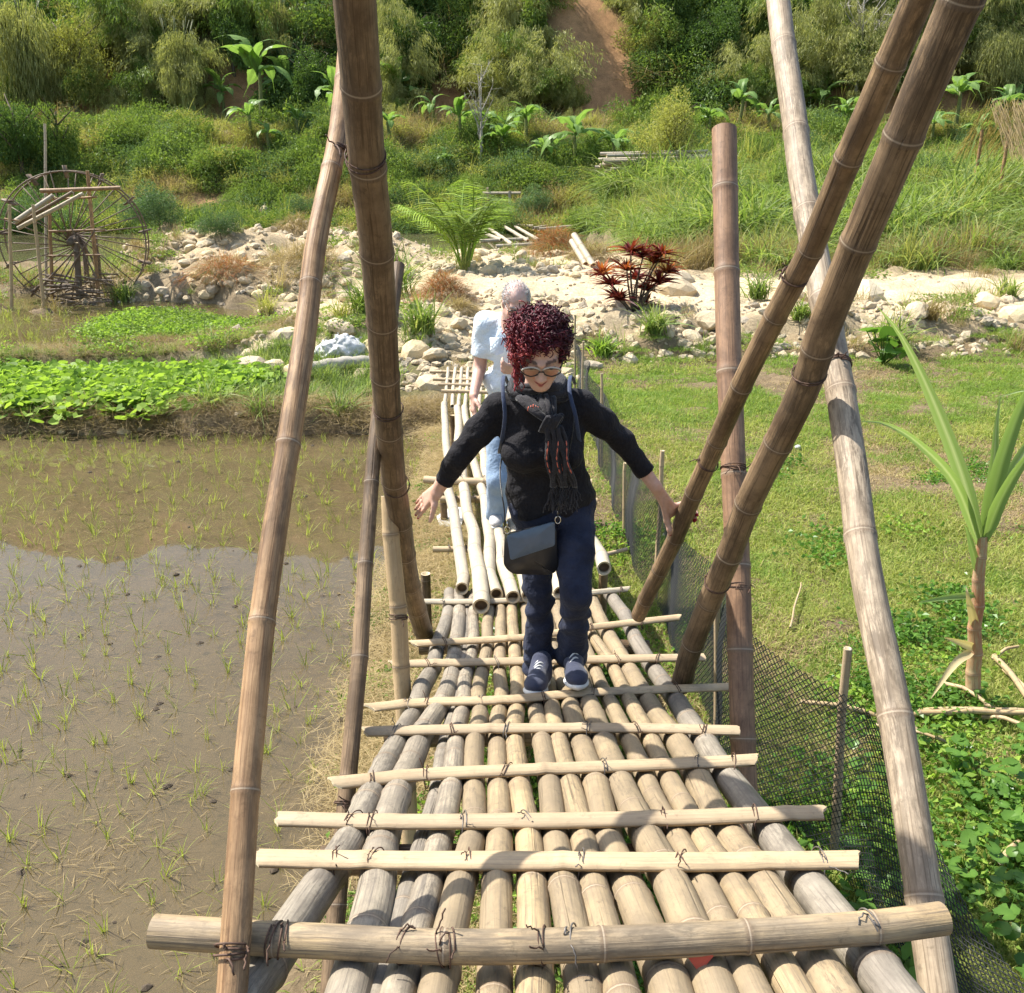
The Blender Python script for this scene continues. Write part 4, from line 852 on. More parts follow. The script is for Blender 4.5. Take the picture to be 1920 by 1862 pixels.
# curly hair: a cap on the skull and many small corkscrew curls, redder on the image's left where sunlight is painted in
def curls():
    mb = MB(); rng = np.random.default_rng(8); n = 0
    c0 = np.array((0, -.018, .040)); R3 = np.array((.079, .093, .082))
    while n < 1500:
        d = ball(1, rng)[0]; p = c0+d*R3*rng.uniform(.93, 1.07); x, f, u = p
        if f > .045 and u < .052+.018*(x > 0)-.30*max(0, -x-.02) and not (x < -.045 and u > -.05): continue
        if u < -.05 and not (x < -.05 and f > -.04): continue
        if u < .0 and f > .035 and x > -.05: continue
        L = rng.uniform(.022, .042); cr = rng.uniform(.0055, .0095); ax = unit(d*.55+np.array([-.25 if x < -.02 else .05, .35, -.55])+rng.normal(0, .45, 3)); s1 = unit(np.cross(ax, rng.normal(0, 1, 3))); s2 = np.cross(ax, s1)
        if x < -.04: L *= 1.35; cr *= 1.15
        tt = np.linspace(0, 1, 15); a = tt*rng.uniform(7, 12)+rng.uniform(0, 6); P = p+ax*(tt*L)[:, None]+(np.cos(a)[:, None]*s1+np.sin(a)[:, None]*s2)*cr*(.7+.5*tt)[:, None]
        red = np.clip(.42-x*4.5+f*2.0-(u-.05)*1.5+rng.normal(0, .22), .05, 1)
        W = np.stack([HD(*q) for q in P]); tube(mb, W, .0026*(1-.35*tt), 4, True, tint=red); n += 1
    for k in range(14):   # loose locks hanging in front of the ear
        x = -.074+rng.normal(0, .008); f = .03+rng.normal(0, .012); tt = np.linspace(0, 1, 22); a = tt*14+rng.uniform(0, 6); Lk = rng.uniform(.07, .125)
        W = np.stack([HD(x, f, .0)+np.array([.006*math.cos(b), .006*math.sin(b), -t*Lk]) for t, b in zip(tt, a)]); tube(mb, W, .0032*(1-.4*tt), 5, True, tint=rng.uniform(.6, 1))
    h = mb.build('hair', hairmat('curly_hair', (.035, .008, .013), (.115, .014, .024), (.30, .042, .04)), woman)
    S = Solid(HD.c-.17, HD.c+.17, .007); S.ell(HD(0, -.022, .040), (.080, .092, .082), .02, HD.R); S.cut(lambda X: np.where((((X-HD.c)@HD.R.T)[..., 1] > .05), .052-((X-HD.c)@HD.R.T)[..., 2], -.045-((X-HD.c)@HD.R.T)[..., 2])); S.build('hair_cap', plain('hair_roots', (.022, .008, .010), .5, .2, 200, .5), h)
curls()
HD.glasses(woman, M_FRAMED, w=.029, h=.0175, rim=.0024, frame2=M_FRAMEW)
# scarf: loop round the neck, a loose knot, hanging folded tails with fringe
def scarf():
    rng = np.random.default_rng(5); mb = MB(); kn = aty(1034, 792, 3.170)
    for i in range(9):
        a = np.linspace(-2.6, 2.6, 26); o = rng.normal(0, .009, 3); P = np.stack([nek+np.array([math.sin(t)*(.083+.004*i*.5), .03-math.cos(t)*.085, .045-.006*math.cos(t)+.006*math.sin(3*t+i)-.0035*i]) for t in a])+o; tube(mb, P, .014, 7)
    for i in range(12):
        t = np.linspace(0, 1, 14); s0 = nek+np.array([-.075+.012*i*.9, -.06, .01]); P = s0+(kn-s0)*t[:, None]+np.array([0, -1, 0])*(.03*np.sin(t*np.pi))[:, None]+rng.normal(0, .004, 3); tube(mb, P, .011, 6)
    for i in range(16):
        a = np.linspace(0, 5.6, 16); r = rng.uniform(.018, .034); P = np.stack([kn+np.array([(i-8)*.0030+r*.5*math.cos(t), -.012+r*.55*math.sin(t), r*math.cos(t+.4)]) for t in a]); tube(mb, P, .007, 5)
    sc = mb.build('scarf', M_BLACKS, woman)
    for off, xb, nb, stripe in ((-.012, 1048, 9, True), (.022, 1066, 7, True)):
        mb = MB(); ml = MB(); end = aty(xb-2, 912, 3.210)
        for i in range(nb):
            t = np.linspace(0, 1, 24); q = i/(nb-1)-.5; s0 = kn+np.array([off+q*.02, -.012, -.01]); P = s0+(end+np.array([q*.05, 0, 0])-s0)*t[:, None]+np.stack([.006*np.sin(t*9+i), -.022*np.sin(t*np.pi)-.01*np.sin(i*2+t*3), 0*t], -1); tube(mb, P, .0085-.002*t, 6)
            if i in (0, nb-1) : 
                k0 = 5; tube(ml, P[k0:k0+13:1]+np.array([0, -.0072, .002]), .0016*(1+.9*np.sin(np.arange(13)*2.4)), 5)
            for j in range(3):
                f0 = P[-1]+rng.normal(0, .004, 3); tt = np.linspace(0, 1, 8)[:, None]; tube(mb, f0+np.array([rng.normal(0, .02), rng.normal(0, .012), -rng.uniform(.06, .10)])*tt+np.stack([.003*np.sin(tt[:, 0]*12+j), 0*tt[:, 0], 0*tt[:, 0]], -1), .0016, 4)
        tl = mb.build('scarf_tail', M_BLACKS, sc); ml.build('stripe', M_CORAL, tl)
    ml = MB()
    for q in range(5): p = aty(998+q*1.0, 758, 3.172)+np.array([(q-2)*.006, 0, -.004*abs(q-2)]); tube(ml, np.stack([p, p+np.array([.002*(q-2), -.004, -.014])]), .0017, 5)
    ml.build('embroidery', M_CORAL, sc)
M_BLACKS = cloth('black_scarf', (.016, .015, .017), (.028, .026, .03), fold=30); M_CORAL = plain('coral_thread', (.62, .16, .10), .7, .1, 60, 0)
scarf()
# backpack worn by the woman
bp = empty('backpack', tuple(aty(1015, 830, 3.630)), 'dark backpack on the back of the woman in black, thin blue straps over her shoulders', 'backpack')
S = Solid((-.16, 3.42, 1.62), (.34, 3.78, 2.18), .009); S.ell(aty(1022, 840, 3.600), (.15, .075, .21), .03); S.build('pack', cloth('navy_nylon', (.02, .025, .05), rough=.5), bp)
M_STRAP = cloth('blue_strap', (.03, .045, .09), (.02, .03, .06), rough=.6)
for q, (x0, x1) in enumerate(((945, 950), (1070, 1082))):
    mb = MB(); P = catmull([aty(x0+8, 745, 3.530)+[0, 0, .05], aty(x0, 715, 3.370)+[0, 0, .02], aty(x0-2, 735, 3.255), aty(x1-3, 780, 3.225), aty(x1-9 if q == 0 else x1+4, 825, 3.27), aty(x1-14 if q == 0 else x1+8, 850, 3.40)], 26); tube(mb, P, .007, 8, True, flat=.25); mb.build('strap', M_STRAP, bp)
# crossbody bag
bag = empty('handbag', tuple(aty(995, 1020, 3.290)), 'small dark crossbody bag with a slanted blue-grey flap hanging at the woman\'s hip', 'handbag')
def slab(pix, D0, th, mat, name, parent, rnd=.012):
    P = [aty(x, y, D0) for x, y in pix]; c = np.mean(P, 0); mb = MB(); Q = []
    n = len(P)
    for i in range(n):
        a, b, d = P[i-1], P[i], P[(i+1) % n]; u, v = unit(a-b), unit(d-b)
        for t in np.linspace(0, 1, 5): Q.append(b+u*rnd*(1-t)**2+v*rnd*t**2)
    Q = np.array(Q); m = len(Q); nrm = unit(np.cross(Q[5]-Q[0], Q[10]-Q[0])); nrm = nrm if nrm[1] < 0 else -nrm
    rings = [Q, Q+nrm*th*.8, c+(Q-c)*.975+nrm*th]; V = np.vstack(rings+[c[None]+nrm*th*1.12, c[None]]); i = np.arange(m); i2 = (i+1) % m
    mb.add(V, [np.vstack([np.stack([k*m+i, k*m+i2, (k+1)*m+i2, (k+1)*m+i], -1) for k in range(2)]), np.vstack([np.stack([2*m+i, 2*m+i2, np.full(m, 3*m)], -1), np.stack([i2, i, np.full(m, 3*m+1)], -1)])]); return mb.build(name, mat, parent)
bo = slab([(946, 1000), (1042, 978), (1046, 1060), (1030, 1068), (960, 1066), (944, 1052)], 3.31, .055, M_LEATH, 'bag_body', bag, .02)
slab([(950, 1003), (1040, 977), (1041, 1022), (957, 1050)], 3.252, .006, M_FLAP, 'flap', bag, .012)
mb = MB(); P = catmull([aty(945, 1000, 3.280), aty(946, 960, 3.290), aty(938, 900, 3.410), aty(944, 850, 3.510), aty(985, 770, 3.530)], 24); tube(mb, P, .009, 8, True, flat=.28)
P = catmull([aty(1046, 985, 3.270), aty(1047, 955, 3.240), aty(1058, 890, 3.210), aty(1075, 800, 3.220), aty(1072, 745, 3.270), aty(1058, 720, 3.370)], 26); tube(mb, P, .008, 8, True, flat=.28); mb.build('strap', M_LEATH, bag)
for x, y in ((951, 994), (1046, 975)):
    mb = MB(); c = aty(x, y, 3.255); a = np.linspace(0, 2*np.pi, 16); tube(mb, c+np.stack([.010*np.cos(a), 0*a, .014*np.sin(a)], -1), .0022, 6, False); tube(mb, np.stack([c+[0, 0, .014], c+[0, 0, .034]]), .003, 6); mb.build('clasp', M_METAL, bag)
# ================= the man behind
man = empty('person', (.0, 6.05, foot_z(6.05)), 'grey-haired person in a pale blue short-sleeved shirt and glasses, looking down behind the woman', 'person')
msR, msL = aty(912, 607, 6.08), aty(1014, 604, 6.12); meR, mwR = aty(899, 690, 6.10), aty(888, 742, 5.92); meL, mwL = aty(1022, 692, 6.10), aty(966, 694, 5.86)
mhR, mhL = aty(938, 800, 6.12), aty(986, 800, 6.12); mkR, mkL = aty(935, 900, 5.98), aty(985, 895, 6.1); maR, maL = aty(930, 968, 6.12), aty(985, 960, 6.22)
mche, mwai, mpel, mnek = aty(962, 640, 6.08), aty(960, 710, 6.10), aty(962, 780, 6.12), aty(965, 590, 6.02)
HM = Head(aty(968, 567, 5.93), rad(24), rad(8), 0, 1.04)
B = Solid((-.34, 5.62, .55), (.36, 6.36, 2.34), .0068)
HM.sculpt(B, True); B.cap(HM(0, -.03, -.06), mnek, .056, .06, .03); B.cap(mnek, mche, .08, .12, .05); B.cap(mche, mwai, .12, .12, .05); B.cap(mwai, mpel, .12, .12, .05)
B.cap(msR, msL, .05, .05, .05); B.chain([msR, meR, mwR], [.05, .042, .029], .02); B.chain([msL, meL, mwL], [.05, .042, .029], .02)
B.chain([mhR, mkR, maR], [.08, .056, .04], .03); B.chain([mhL, mkL, maL], [.08, .056, .04], .03); B.cap(maR, maR+[0, -.12, -.05], .035, .03); B.cap(maL, maL+[0, -.12, -.05], .035, .03)
hand(B, mwR, (-.02, -.25, -.9), (.3, -.8, .2), (.9, .1, -.2), (.25, .4, .3), s=1.1, k=.008); hand(B, mwL, aty(945, 690, 5.80)-mwL, (.2, -.3, .9), (.1, .8, .3), (.5, .6, .5), s=1.08, k=.008)
def mcol(P):
    C = HM.face_color(P, (.58, .36, .28), (.42, .2, .17), (.35, .32, .3)); q = HM.local(P); m = (q[:, 2] > .045) & (q[:, 1] < .075); C[m] = (.60, .42, .36); return C
B.build('body', M_SKIN, man, mcol)
B = Solid((-.33, 5.80, 1.20), (.37, 6.34, 2.14), .009)
B.cap(msR, msL, .072, .072, .05); B.ell(mche+[0, 0, -.02], (.195, .135, .18), .06); B.ell(mwai, (.185, .14, .18), .07); B.ell(mpel, (.185, .14, .16), .07); B.chain([msR, lerp(msR, meR, .75)], [.076, .072], .035); B.chain([msL, lerp(msL, meL, .75)], [.076, .072], .035)
B.warp(lambda X: fold_noise(X, 26, .005)); c1, c2 = lerp(msR, meR, .72), lerp(msL, meL, .72); d1, d2 = unit(meR-msR), unit(meL-msL)
B.cut(lambda X: np.where(np.linalg.norm(X-c1, axis=-1) < .13, (X-c1)@d1, -1)); B.cut(lambda X: np.where(np.linalg.norm(X-c2, axis=-1) < .13, (X-c2)@d2, -1)); B.cut(lambda X: 1.26-X[..., 2]); B.ell(mnek+[0, -.06, .07], (.075, .075, .06), .015, sub=True)
sh = B.build('shirt', M_SHIRT, man)
mb = MB(); pc = aty(932, 648, 5.935); mb.add([pc+[-.045, 0, .05], pc+[.045, .0, .05], pc+[.042, 0, -.045], pc+[0, -.004, -.06], pc+[-.042, 0, -.045], pc+[-.045, -.004, .05], pc+[.045, -.004, .05], pc+[.042, -.004, -.045], pc+[0, -.006, -.06], pc+[-.042, -.004, -.045]], [[(5, 6, 7, 9)], [(9, 7, 8)], [(0, 1, 6, 5), (1, 2, 7, 6), (4, 0, 5, 9)]]); mb.build('pocket', M_SHIRT, sh)
mb = MB()
for q in (-1, 1):
    p = [HM(q*.05, -.03, -.11), HM(q*.035, .03, -.125), HM(q*.012, .055, -.15), HM(q*.055, .04, -.165), HM(q*.075, -.02, -.14)]; mb.add(np.vstack([p, np.array(p)-HM.f*.006]), [[(0, 1, 3, 4), (5, 6, 8, 9)], [(1, 2, 3), (6, 7, 8)]])
mb.build('collar', M_SHIRT, sh)
B = Solid((-.28, 5.70, .58), (.30, 6.36, 1.55), .01); B.ell(mpel, (.17, .13, .13), .05); B.chain([mhR, mkR, maR+[0, 0, .0]], [.1, .078, .07], .03); B.chain([mhL, mkL, maL], [.1, .078, .07], .03); B.warp(lambda X: fold_noise(X, 24, .004)); B.build('jeans', M_DENIML, man)
M_SHOEG = cloth('grey_canvas', (.42, .40, .38), rough=.8)
for an in (maR, maL): shoe(np.array([an[0], an[1]-.17, foot_z(an[1]-.17)+.01]), np.array([an[0], an[1]+.09, foot_z(an[1]+.09)+.01]), an, man, M_SHOEG, M_SOLE, h=.008)
def grey_hair():
    mb = MB(); rng = np.random.default_rng(4); n = 0; B_ = []; D_ = []
    while n < 2600:
        d = ball(1, rng)[0]; p = np.array((0, -.012, .032))+d*np.array((.075, .096, .086)); x, f, u = p
        if f > .062-.25*max(0, u-.03) or u < -.055: continue
        if abs(x) > .05 and f > .03 and u < .02: continue
        if u > .085 and rng.random() < .55: continue
        B_.append(HM(*p)); D_.append(HM.R.T@unit(d*.5+np.array([0, -.6, -.2])+rng.normal(0, .3, 3))); n += 1
    leaves(mb, np.array(B_), np.array(D_), rng.uniform(.012, .024, n), .0035, rng=rng); mb.build('hair', hairmat('grey_hair', (.30, .28, .26), (.52, .50, .48), (.68, .66, .64)), man)
grey_hair(); HM.glasses(man, M_FRAMED, w=.024, h=.017, rim=.0026)
# ---------------------------------------------------------------- paddy seedlings
prng = np.random.default_rng(21)
def seedling_mesh(seed):
    rng = np.random.default_rng(seed); mb = MB(); n = rng.integers(8, 15); a = rng.uniform(0, 6.28, n); tilt = np.abs(rng.normal(.15, .35, n))
    flat = rng.random(n) < .25; tilt = np.where(flat, rng.uniform(1.5, 4, n), tilt)
    d = np.stack([np.cos(a)*tilt, np.sin(a)*tilt, np.ones(n)], -1); b = np.stack([rng.normal(0, .008, n), rng.normal(0, .008, n), np.full(n, -.03)], -1)
    blades(mb, b, d, rng.uniform(.09, .21, n), rng.uniform(.005, .0078, n), rng.uniform(0, .55, n), seg=4, rng=rng); return proto(mb, 'rice_seedling', G_RICE)
SEED = [seedling_mesh(300+i) for i in range(10)]
pp = []
ang = rad(24); dx, dy = np.array([math.cos(ang), math.sin(ang)])*.15, np.array([-math.sin(ang), math.cos(ang)])*.22
for i in range(-110, 70):
    for j in range(-24, 64):
        q = dx*i*1.+dy*j+[-3, 5]+prng.normal(0, .045, 2)
        if -9 < q[0] < -.95 and 1.6 < q[1] < 10.35-.03*q[0] and prng.random() < .86: pp.append((*q, .0))
pp = np.array(pp); pp = pp[in_view(pp, 40)]; pp = pp[masks(pp[:, 0], pp[:, 1])['paddy'] > .9]
pp = pp[np.argsort(np.hypot(pp[:, 0], pp[:, 1]))]
for k, p in enumerate(pp[:300]):
    o = link('rice_seedling', SEED[k % 10], None, None, tuple(p), (0, 0, prng.uniform(0, 6.28)), prng.uniform(.75, 1.2))
    tag(o, 'young rice seedling standing in the shallow muddy water of the near paddy', 'rice seedling', 'rice seedlings in the near paddy')
rest = pp[300:]; p2 = rand_ground(900, -20, -5.5, 14.8, 20.5, prng, lambda x, y: masks(x, y)['paddy2'] > .8, False); p2[:, 2] = 0
scatter('rice_plants', np.vstack([rest, p2]), SEED, scl=np.concatenate([prng.uniform(.8, 1.2, len(rest)), prng.uniform(1.2, 1.8, len(p2))]), label='thin rice seedlings farther off in both flooded paddies', cat='rice')
DEB = [twig_mesh(330+i, G_DRY, 14, .25, .07, .004, .08) for i in range(3)]+[rock_mesh(340+i, 1) for i in range(2)]
for m in DEB[3:]: m.materials.append(plain('mud_clod', (.10, .075, .05), .9, .2, 30, .6))
P = rand_ground(2600, -9, -.8, 1.7, 10.6, prng, lambda x, y: masks(x, y)['paddy'] > .8); P[:, 2] = -.004+prng.uniform(-.012, .004, len(P)); idx = prng.choice(5, len(P), p=[.2, .2, .2, .2, .2])
scatter('paddy_debris', P, DEB, idx, scl=np.where(idx > 2, prng.uniform(.02, .06, len(P)), prng.uniform(.6, 1.3, len(P))), label='bits of dead straw and mud clods in the shallow paddy water', cat='debris')
# ---------------------------------------------------------------- grass field, weeds, litter
TURF = [turf_mesh(i, G_GRASS, 360, .5, .075, .0085) for i in range(4)]+[turf_mesh(10+i, G_STRAW, 260, .5, .065, .0065, 2.2) for i in range(2)]+[turf_mesh(20+i, leafmat('fresh_grass%d' % i, (.09, .15, .025), (.25, .35, .07), .5, .35), 420, .45, .075, .008) for i in range(2)]
def field(x, y): M = masks(x, y); return (x > -.55+.1*wob(x, y, 3)) & (y < 14.2+.12*np.clip(x, 0, 9)+.25*wob(x, y, 2)) & (M['paddy'] < .3)
P = rand_ground(9000, -.7, 14, 2.1, 15.2, prng, field); dry = sst(-.35, .7, wob(P[:, 0]*.75+1, P[:, 1]*.55+.5)+.35*np.exp(-(((P[:, 0]-4)/2.5)**2+((P[:, 1]-7.5)/2.5)**2)))
r = prng.random(len(P)); idx = np.where(r < dry*.75, 4+prng.integers(0, 2, len(P)), np.where((P[:, 1] > 10.5) & (r > .35) | (r > .86), 6+prng.integers(0, 2, len(P)), prng.integers(0, 4, len(P))))
k = ~((r < dry*.35) & (prng.random(len(P)) < .7)); P, idx = P[k], idx[k]
scatter('field_grass', P, TURF, idx, scl=(.55+.035*P[:, 1])*prng.uniform(.75, 1.3, len(P)), label='short green and straw-yellow grass covering the field right of the bridge', cat='grass')
WEED = [weed_mesh(40+i, G_CREEP if i == 0 else G_PENNY, 150, .3, .045, .032, .09) for i in range(3)]
P = rand_ground(1100, -.6, 5, 2.1, 9, prng, lambda x, y: field(x, y) & (wob(x*1.3, y*1.1, 1.4) > .3-.6*(y < 4.6))); scatter('ground_weeds', P, WEED, scl=prng.uniform(.5, 1.1, len(P)), label='low leafy weeds between the bridge and the sugarcane', cat='weeds')
# straw and stubble on the low bank left of the bridge, and on the paddy bund
TW = [twig_mesh(60+i, G_STRAW, 110, .35, .16, .0045, .35) for i in range(3)]+[twig_mesh(70+i, G_DRY, 110, .45, .2, .006, .5) for i in range(3)]
P1 = rand_ground(1500, -1.1, -.3, 3.2, 10.4, prng, lambda x, y: masks(x, y)['paddy'] < .55, False); P2 = rand_ground(1100, -12, -.6, 10.4, 11.6, prng, lambda x, y: masks(x, y)['bund'] > .12, False)
P3 = rand_ground(500, -12, -3, 14.4, 15.3, prng, None, False); P = np.vstack([P1, P2, P3]); scatter('straw_litter', P, TW, np.concatenate([prng.integers(0, 3, len(P1)), prng.integers(2, 6, len(P2)+len(P3))]), scl=np.concatenate([prng.uniform(.5, .9, len(P1)), prng.uniform(.6, 1.1, len(P2)+len(P3))]), label='dry straw and roots lying on the mud banks', cat='straw')
P = rand_ground(160, -1.0, -.4, 3.0, 10, prng, lambda x, y: masks(x, y)['paddy'] < .5, False); scatter('bank_weeds', P, WEED, scl=prng.uniform(.3, .6, len(P)), label='small green weeds on the bank under the bridge', cat='weeds')
# broad-leaved bed and grass beyond the bund
def heart(seed, n=240, size=.7):
    rng = np.random.default_rng(seed); mb = MB()
    for i in range(n):
        c = np.array([rng.normal(0, size*.4), rng.normal(0, size*.4), rng.uniform(.04, .20)]); a = rng.uniform(0, 6.28); R = np.array(Euler((rng.normal(0, .45), rng.normal(0, .45), a)).to_matrix()); s = rng.uniform(.045, .085)
        V = np.array([(0, -.1, -.15), (.8, -.55, .1), (1., .2, .15), (.55, .85, .05), (0, 1.3, -.15), (-.55, .85, .05), (-1, .2, .15), (-.8, -.55, .1)])*s; mb.add(c+V@R.T, [[(0, 1, 2, 3), (0, 3, 4, 5), (0, 5, 6, 7)]], tint=np.full(8, rng.uniform(0, 1)))
    return proto(mb, 'creeper', G_CREEP)
HEART = [heart(80+i) for i in range(3)]
P = rand_ground(900, -14, -3.6, 11.0, 12.45, prng, lambda x, y: (y > 11.15-.03*x+.1*wob(x, y, 3)) & (x < -3.6-.9*wob(x, y)), False); scatter('creeper_bed', P, HEART, scl=prng.uniform(.8, 1.15, len(P)), label='dense bed of bright green broad-leaved creeper beyond the paddy bund', cat='creeper')
TUFT = [tuft_mesh(90+i, G_TALL, 70, .42, .012, .45, .7, .08) for i in range(4)]
P = rand_ground(420, -5.2, -1.0, 11.3, 13.8, prng, lambda x, y: (x > -4.6+.4*wob(x, y)) & (x < -1.6+.5*wob(y, x)), False); P2 = rand_ground(260, -9, -1.2, 13.9, 14.7, prng, None, False)
scatter('bed_grass', np.vstack([P, P2]), TUFT, scl=np.concatenate([prng.uniform(.5, .95, len(P)), prng.uniform(.3, .6, len(P2))]), label='blue-green grass growing between the bund and the white sack', cat='grass')
for x, y, s, lb in ((265, 768, 1.15, 'arching tuft of pale grass at the edge of the creeper bed'), (395, 765, 1.25, 'wide tuft of pale green grass in the middle of the bund'), (490, 775, 1.1, 'grass tuft on the bund close to the left leaning pole'), (640, 775, 1.1, 'grass tuft between the two left leaning poles'), (60, 790, .7, 'small yellowish grass tuft at the left end of the bund')):
    p = hit(x, y); link('grass_tuft', tuft_mesh(int(x), G_TALL, 110, .48, .013, .55, .8, .07), None, None, tuple(p), None, s); tag(COL.objects[-1], lb, 'grass tuft')
P = rand_ground(1300, -8.5, -1.8, 14.6, 18.8, prng, lambda x, y: (masks(x, y)['paddy2'] < .4) & (masks(x, y)['stream'] < .2) & (np.abs(y-15.3-.2*wob(x, y)) > .22) & (x < -3.0-.4*wob(x, y)) & (y < 18.6-.25*(x+8)) & ((y > 15.7) | (wob(x, y, 1.7) > .25)), False); scatter('mid_weeds', P, [weed_mesh(50+i, G_MID if i == 1 else G_CREEP, 170, .5, .06, .04, .16) for i in range(3)], scl=prng.uniform(.5, 1.05, len(P)), label='low green weeds between the far paddy and the stream', cat='weeds')
# ---------------------------------------------------------------- stones
ROCKS = [rock_mesh(i) for i in range(8)]; ROCKS2 = [rock_mesh(30+i, 1) for i in range(6)]
for m in ROCKS+ROCKS2: m.materials.append(M_ROCK)
ROCKY = [m.copy() for m in ROCKS]
for m in ROCKY: m.materials.clear(); m.materials.append(M_ROCKY)
def stony(x, y):
    M = masks(x, y); mid = (np.abs(x+.6) < 1.5) & (y > 12.2) & (y < 18)
    return (M['left_rock'] > .06) | (M['mid_rock'] > .25) | mid | ((x > .6) & (y > 13.6+.1*np.clip(x, 0, 9)) & (y < 16.3+.1*x)) | ((y > 20.5) & (y < 27) & (x < 3.4) & (x > -3.5))
def pushz(P, k=0.): P = P.copy(); P[:, 2] += k; return P
P = rand_ground(13000, -10, 14, 12, 27.5, prng, lambda x, y: stony(x, y) & (masks(x, y)['river'] < .5)); s = np.abs(prng.normal(.11, .07, len(P)))+.04; s = s*(1+.5*masks(P[:, 0], P[:, 1])['left_rock'])
scatter('gravel', P, ROCKS2, rot=prng.uniform(-.5, 6.28, (len(P), 3))*[.15, .15, 1], scl=s, label='countless small pale stones on the path, stream bank and riverbed', cat='stones')
P = rand_ground(2500, -3, 9, 15.5, 22, prng, lambda x, y: ~stony(x, y)); scatter('path_gravel', P, ROCKS2, scl=np.abs(prng.normal(.03, .03, len(P)))+.015, label='fine pebbles on the sandy path', cat='stones')
big = [(x, y, d, 0) for x, y, d in ((780, 668, 66), (818, 672, 46), (640, 622, 60), (475, 692, 70), (515, 700, 60), (560, 705, 60), (470, 668, 45), (500, 662, 50), (545, 640, 55), (700, 660, 50), (745, 715, 40), (815, 730, 55), (720, 610, 40), (860, 612, 34), (840, 640, 40), (870, 590, 36), (790, 620, 44),
      (1330, 610, 60), (1480, 560, 70), (1270, 550, 60), (1850, 570, 55), (1620, 560, 70), (1720, 590, 50), (1250, 600, 40), (1300, 640, 46), (1110, 690, 40), (1180, 680, 40), (1420, 640, 40), (1900, 600, 60), (1560, 600, 50), (1270, 535, 70), (1490, 535, 60))]
lrng = np.random.default_rng(55); ORD = 'leftmost second third fourth fifth sixth seventh eighth ninth tenth eleventh twelfth thirteenth fourteenth fifteenth sixteenth seventeenth eighteenth'.split()
big.sort(key=lambda b: b[0]); nl_ = sum(b[0] < 960 for b in big); BLAB = {}
for k, b in enumerate(big): j = k if k < nl_ else k-nl_; BLAB[k] = ('' if j == 0 else '')+ORD[j]+(' boulder' if j == 0 else ' boulder from the left')+(' in the rubble left of the path' if k < nl_ else ' on the stony edge right of the path')
for k in range(120):
    if k < 62: x, y, d = lrng.uniform(285, 660), lrng.uniform(455, 585), lrng.uniform(14, 34)
    elif k < 92: x, y, d = lrng.uniform(870, 1130), lrng.uniform(478, 520), lrng.uniform(12, 30)
    else: x, y, d = lrng.uniform(700, 890), lrng.uniform(600, 740), lrng.uniform(12, 28)
    big.append((x, y, d, 1))
for k, (x, y, d, fam) in enumerate(big):
    p = hit(x, y)
    if p[1] > 30 or (p[2] < .03): continue
    w = (p-EYE)@FW; s = d*w/F_PX; p[2] += s*.1
    o = link('rock', (ROCKY if lrng.random() < .3 else ROCKS)[k % 8], None, None, tuple(p), (lrng.normal(0, .2), lrng.normal(0, .2), lrng.uniform(0, 6.28)), s*1.1)
    g = ('boulder beside the path and the grass field', 'larger pale boulder along the sandy path') if not fam else (('stones of the left bank', 'pale stone in the rubble bank behind the stream') if x < 665 else (('stones by the river', 'pale stone in the rubble between river and path') if y < 530 else ('stones by the bridge end', 'stone in the rubble at the far end of the bridge')))
    tag(o, g[1] if fam else BLAB[k], 'rock', g[0])
for x, y, d, lb in ((232, 814, 30, 'white oval stone at the foot of the bund, largest of its row'), (118, 812, 18, 'pale angular stone at the left end of the bund'), (40, 817, 16, 'small stone at the left picture edge on the bund'), (265, 806, 18, 'small pale stone right of the white oval stone'), (448, 780, 24, 'pale stone near the right end of the bund'), (498, 408, 36, 'flat-topped boulder standing in the river on the left')):
    p = hit(x, y); w = (p-EYE)@FW; s = d*w/F_PX; o = link('rock', ROCKS[int(x) % 8], None, None, tuple(p+[0, 0, s*.12 if y > 500 else .25]), (0, 0, x), s*1.1); tag(o, lb, 'rock')
# white sack and old log near the bridge end
c = hit(640, 668); S = Solid(c-[1., .8, .4], c+[.8, .8, .8], .018); S.ell(c+[.05, 0, .1], (.30, .24, .2), .1); S.ell(c+[-.2, .1, .03], (.22, .24, .14), .1); S.warp(lambda X: fold_noise(X, 17, .045)+fold_noise(X, 48, .022, 2.))
sk = S.build('plastic_sack', plain('white_plastic', (.58, .58, .56), .5, .15, 18, .6), None); tag(sk, 'crumpled white plastic sack among the stones left of the bridge end', 'sack')
a, b = hit(575, 704), hit(705, 692); mb = MB(); P = catmull([a+[0, 0, .08], (a+b)/2+[0, 0, .12], b+[0, 0, .1]], 16); tube(mb, P, .09*(1+.1*np.sin(np.arange(16)*1.7)), 10); tag(mb.build('log', M_BARKP), 'old grey log lying in front of the white sack', 'log')
mb = MB(); c = hit(838, 985)
V = c+np.array([[-.05, -.1, .03], [.12, -.16, .05], [.16, .15, .1], [.02, .2, .09], [-.09, .08, .05]]); mb.add(np.vstack([V, V-[0, 0, .006]]), [[(0, 1, 2, 3), (8, 7, 6, 5)], [(0, 3, 4), (9, 8, 5)]]); tag(mb.build('white_sheet', bpy.data.materials['white_plastic']), 'scrap of white sheet lying beside the walkway on the bank', 'litter')
for x, y, s, lb in ((1495, 843, .09, 'small white plastic bag lying in the grass behind the right poles'), (1245, 1008, .05, 'tiny white scrap in the grass under the leaning pole')):
    p = hit(x, y); o = link('plastic_litter', ROCKS[3].copy(), None, None, tuple(p+[0, 0, .02]), (0, 0, 1), (s*1.6, s, s)); o.data.materials.clear(); o.data.materials.append(bpy.data.materials['white_plastic']); tag(o, lb, 'litter')
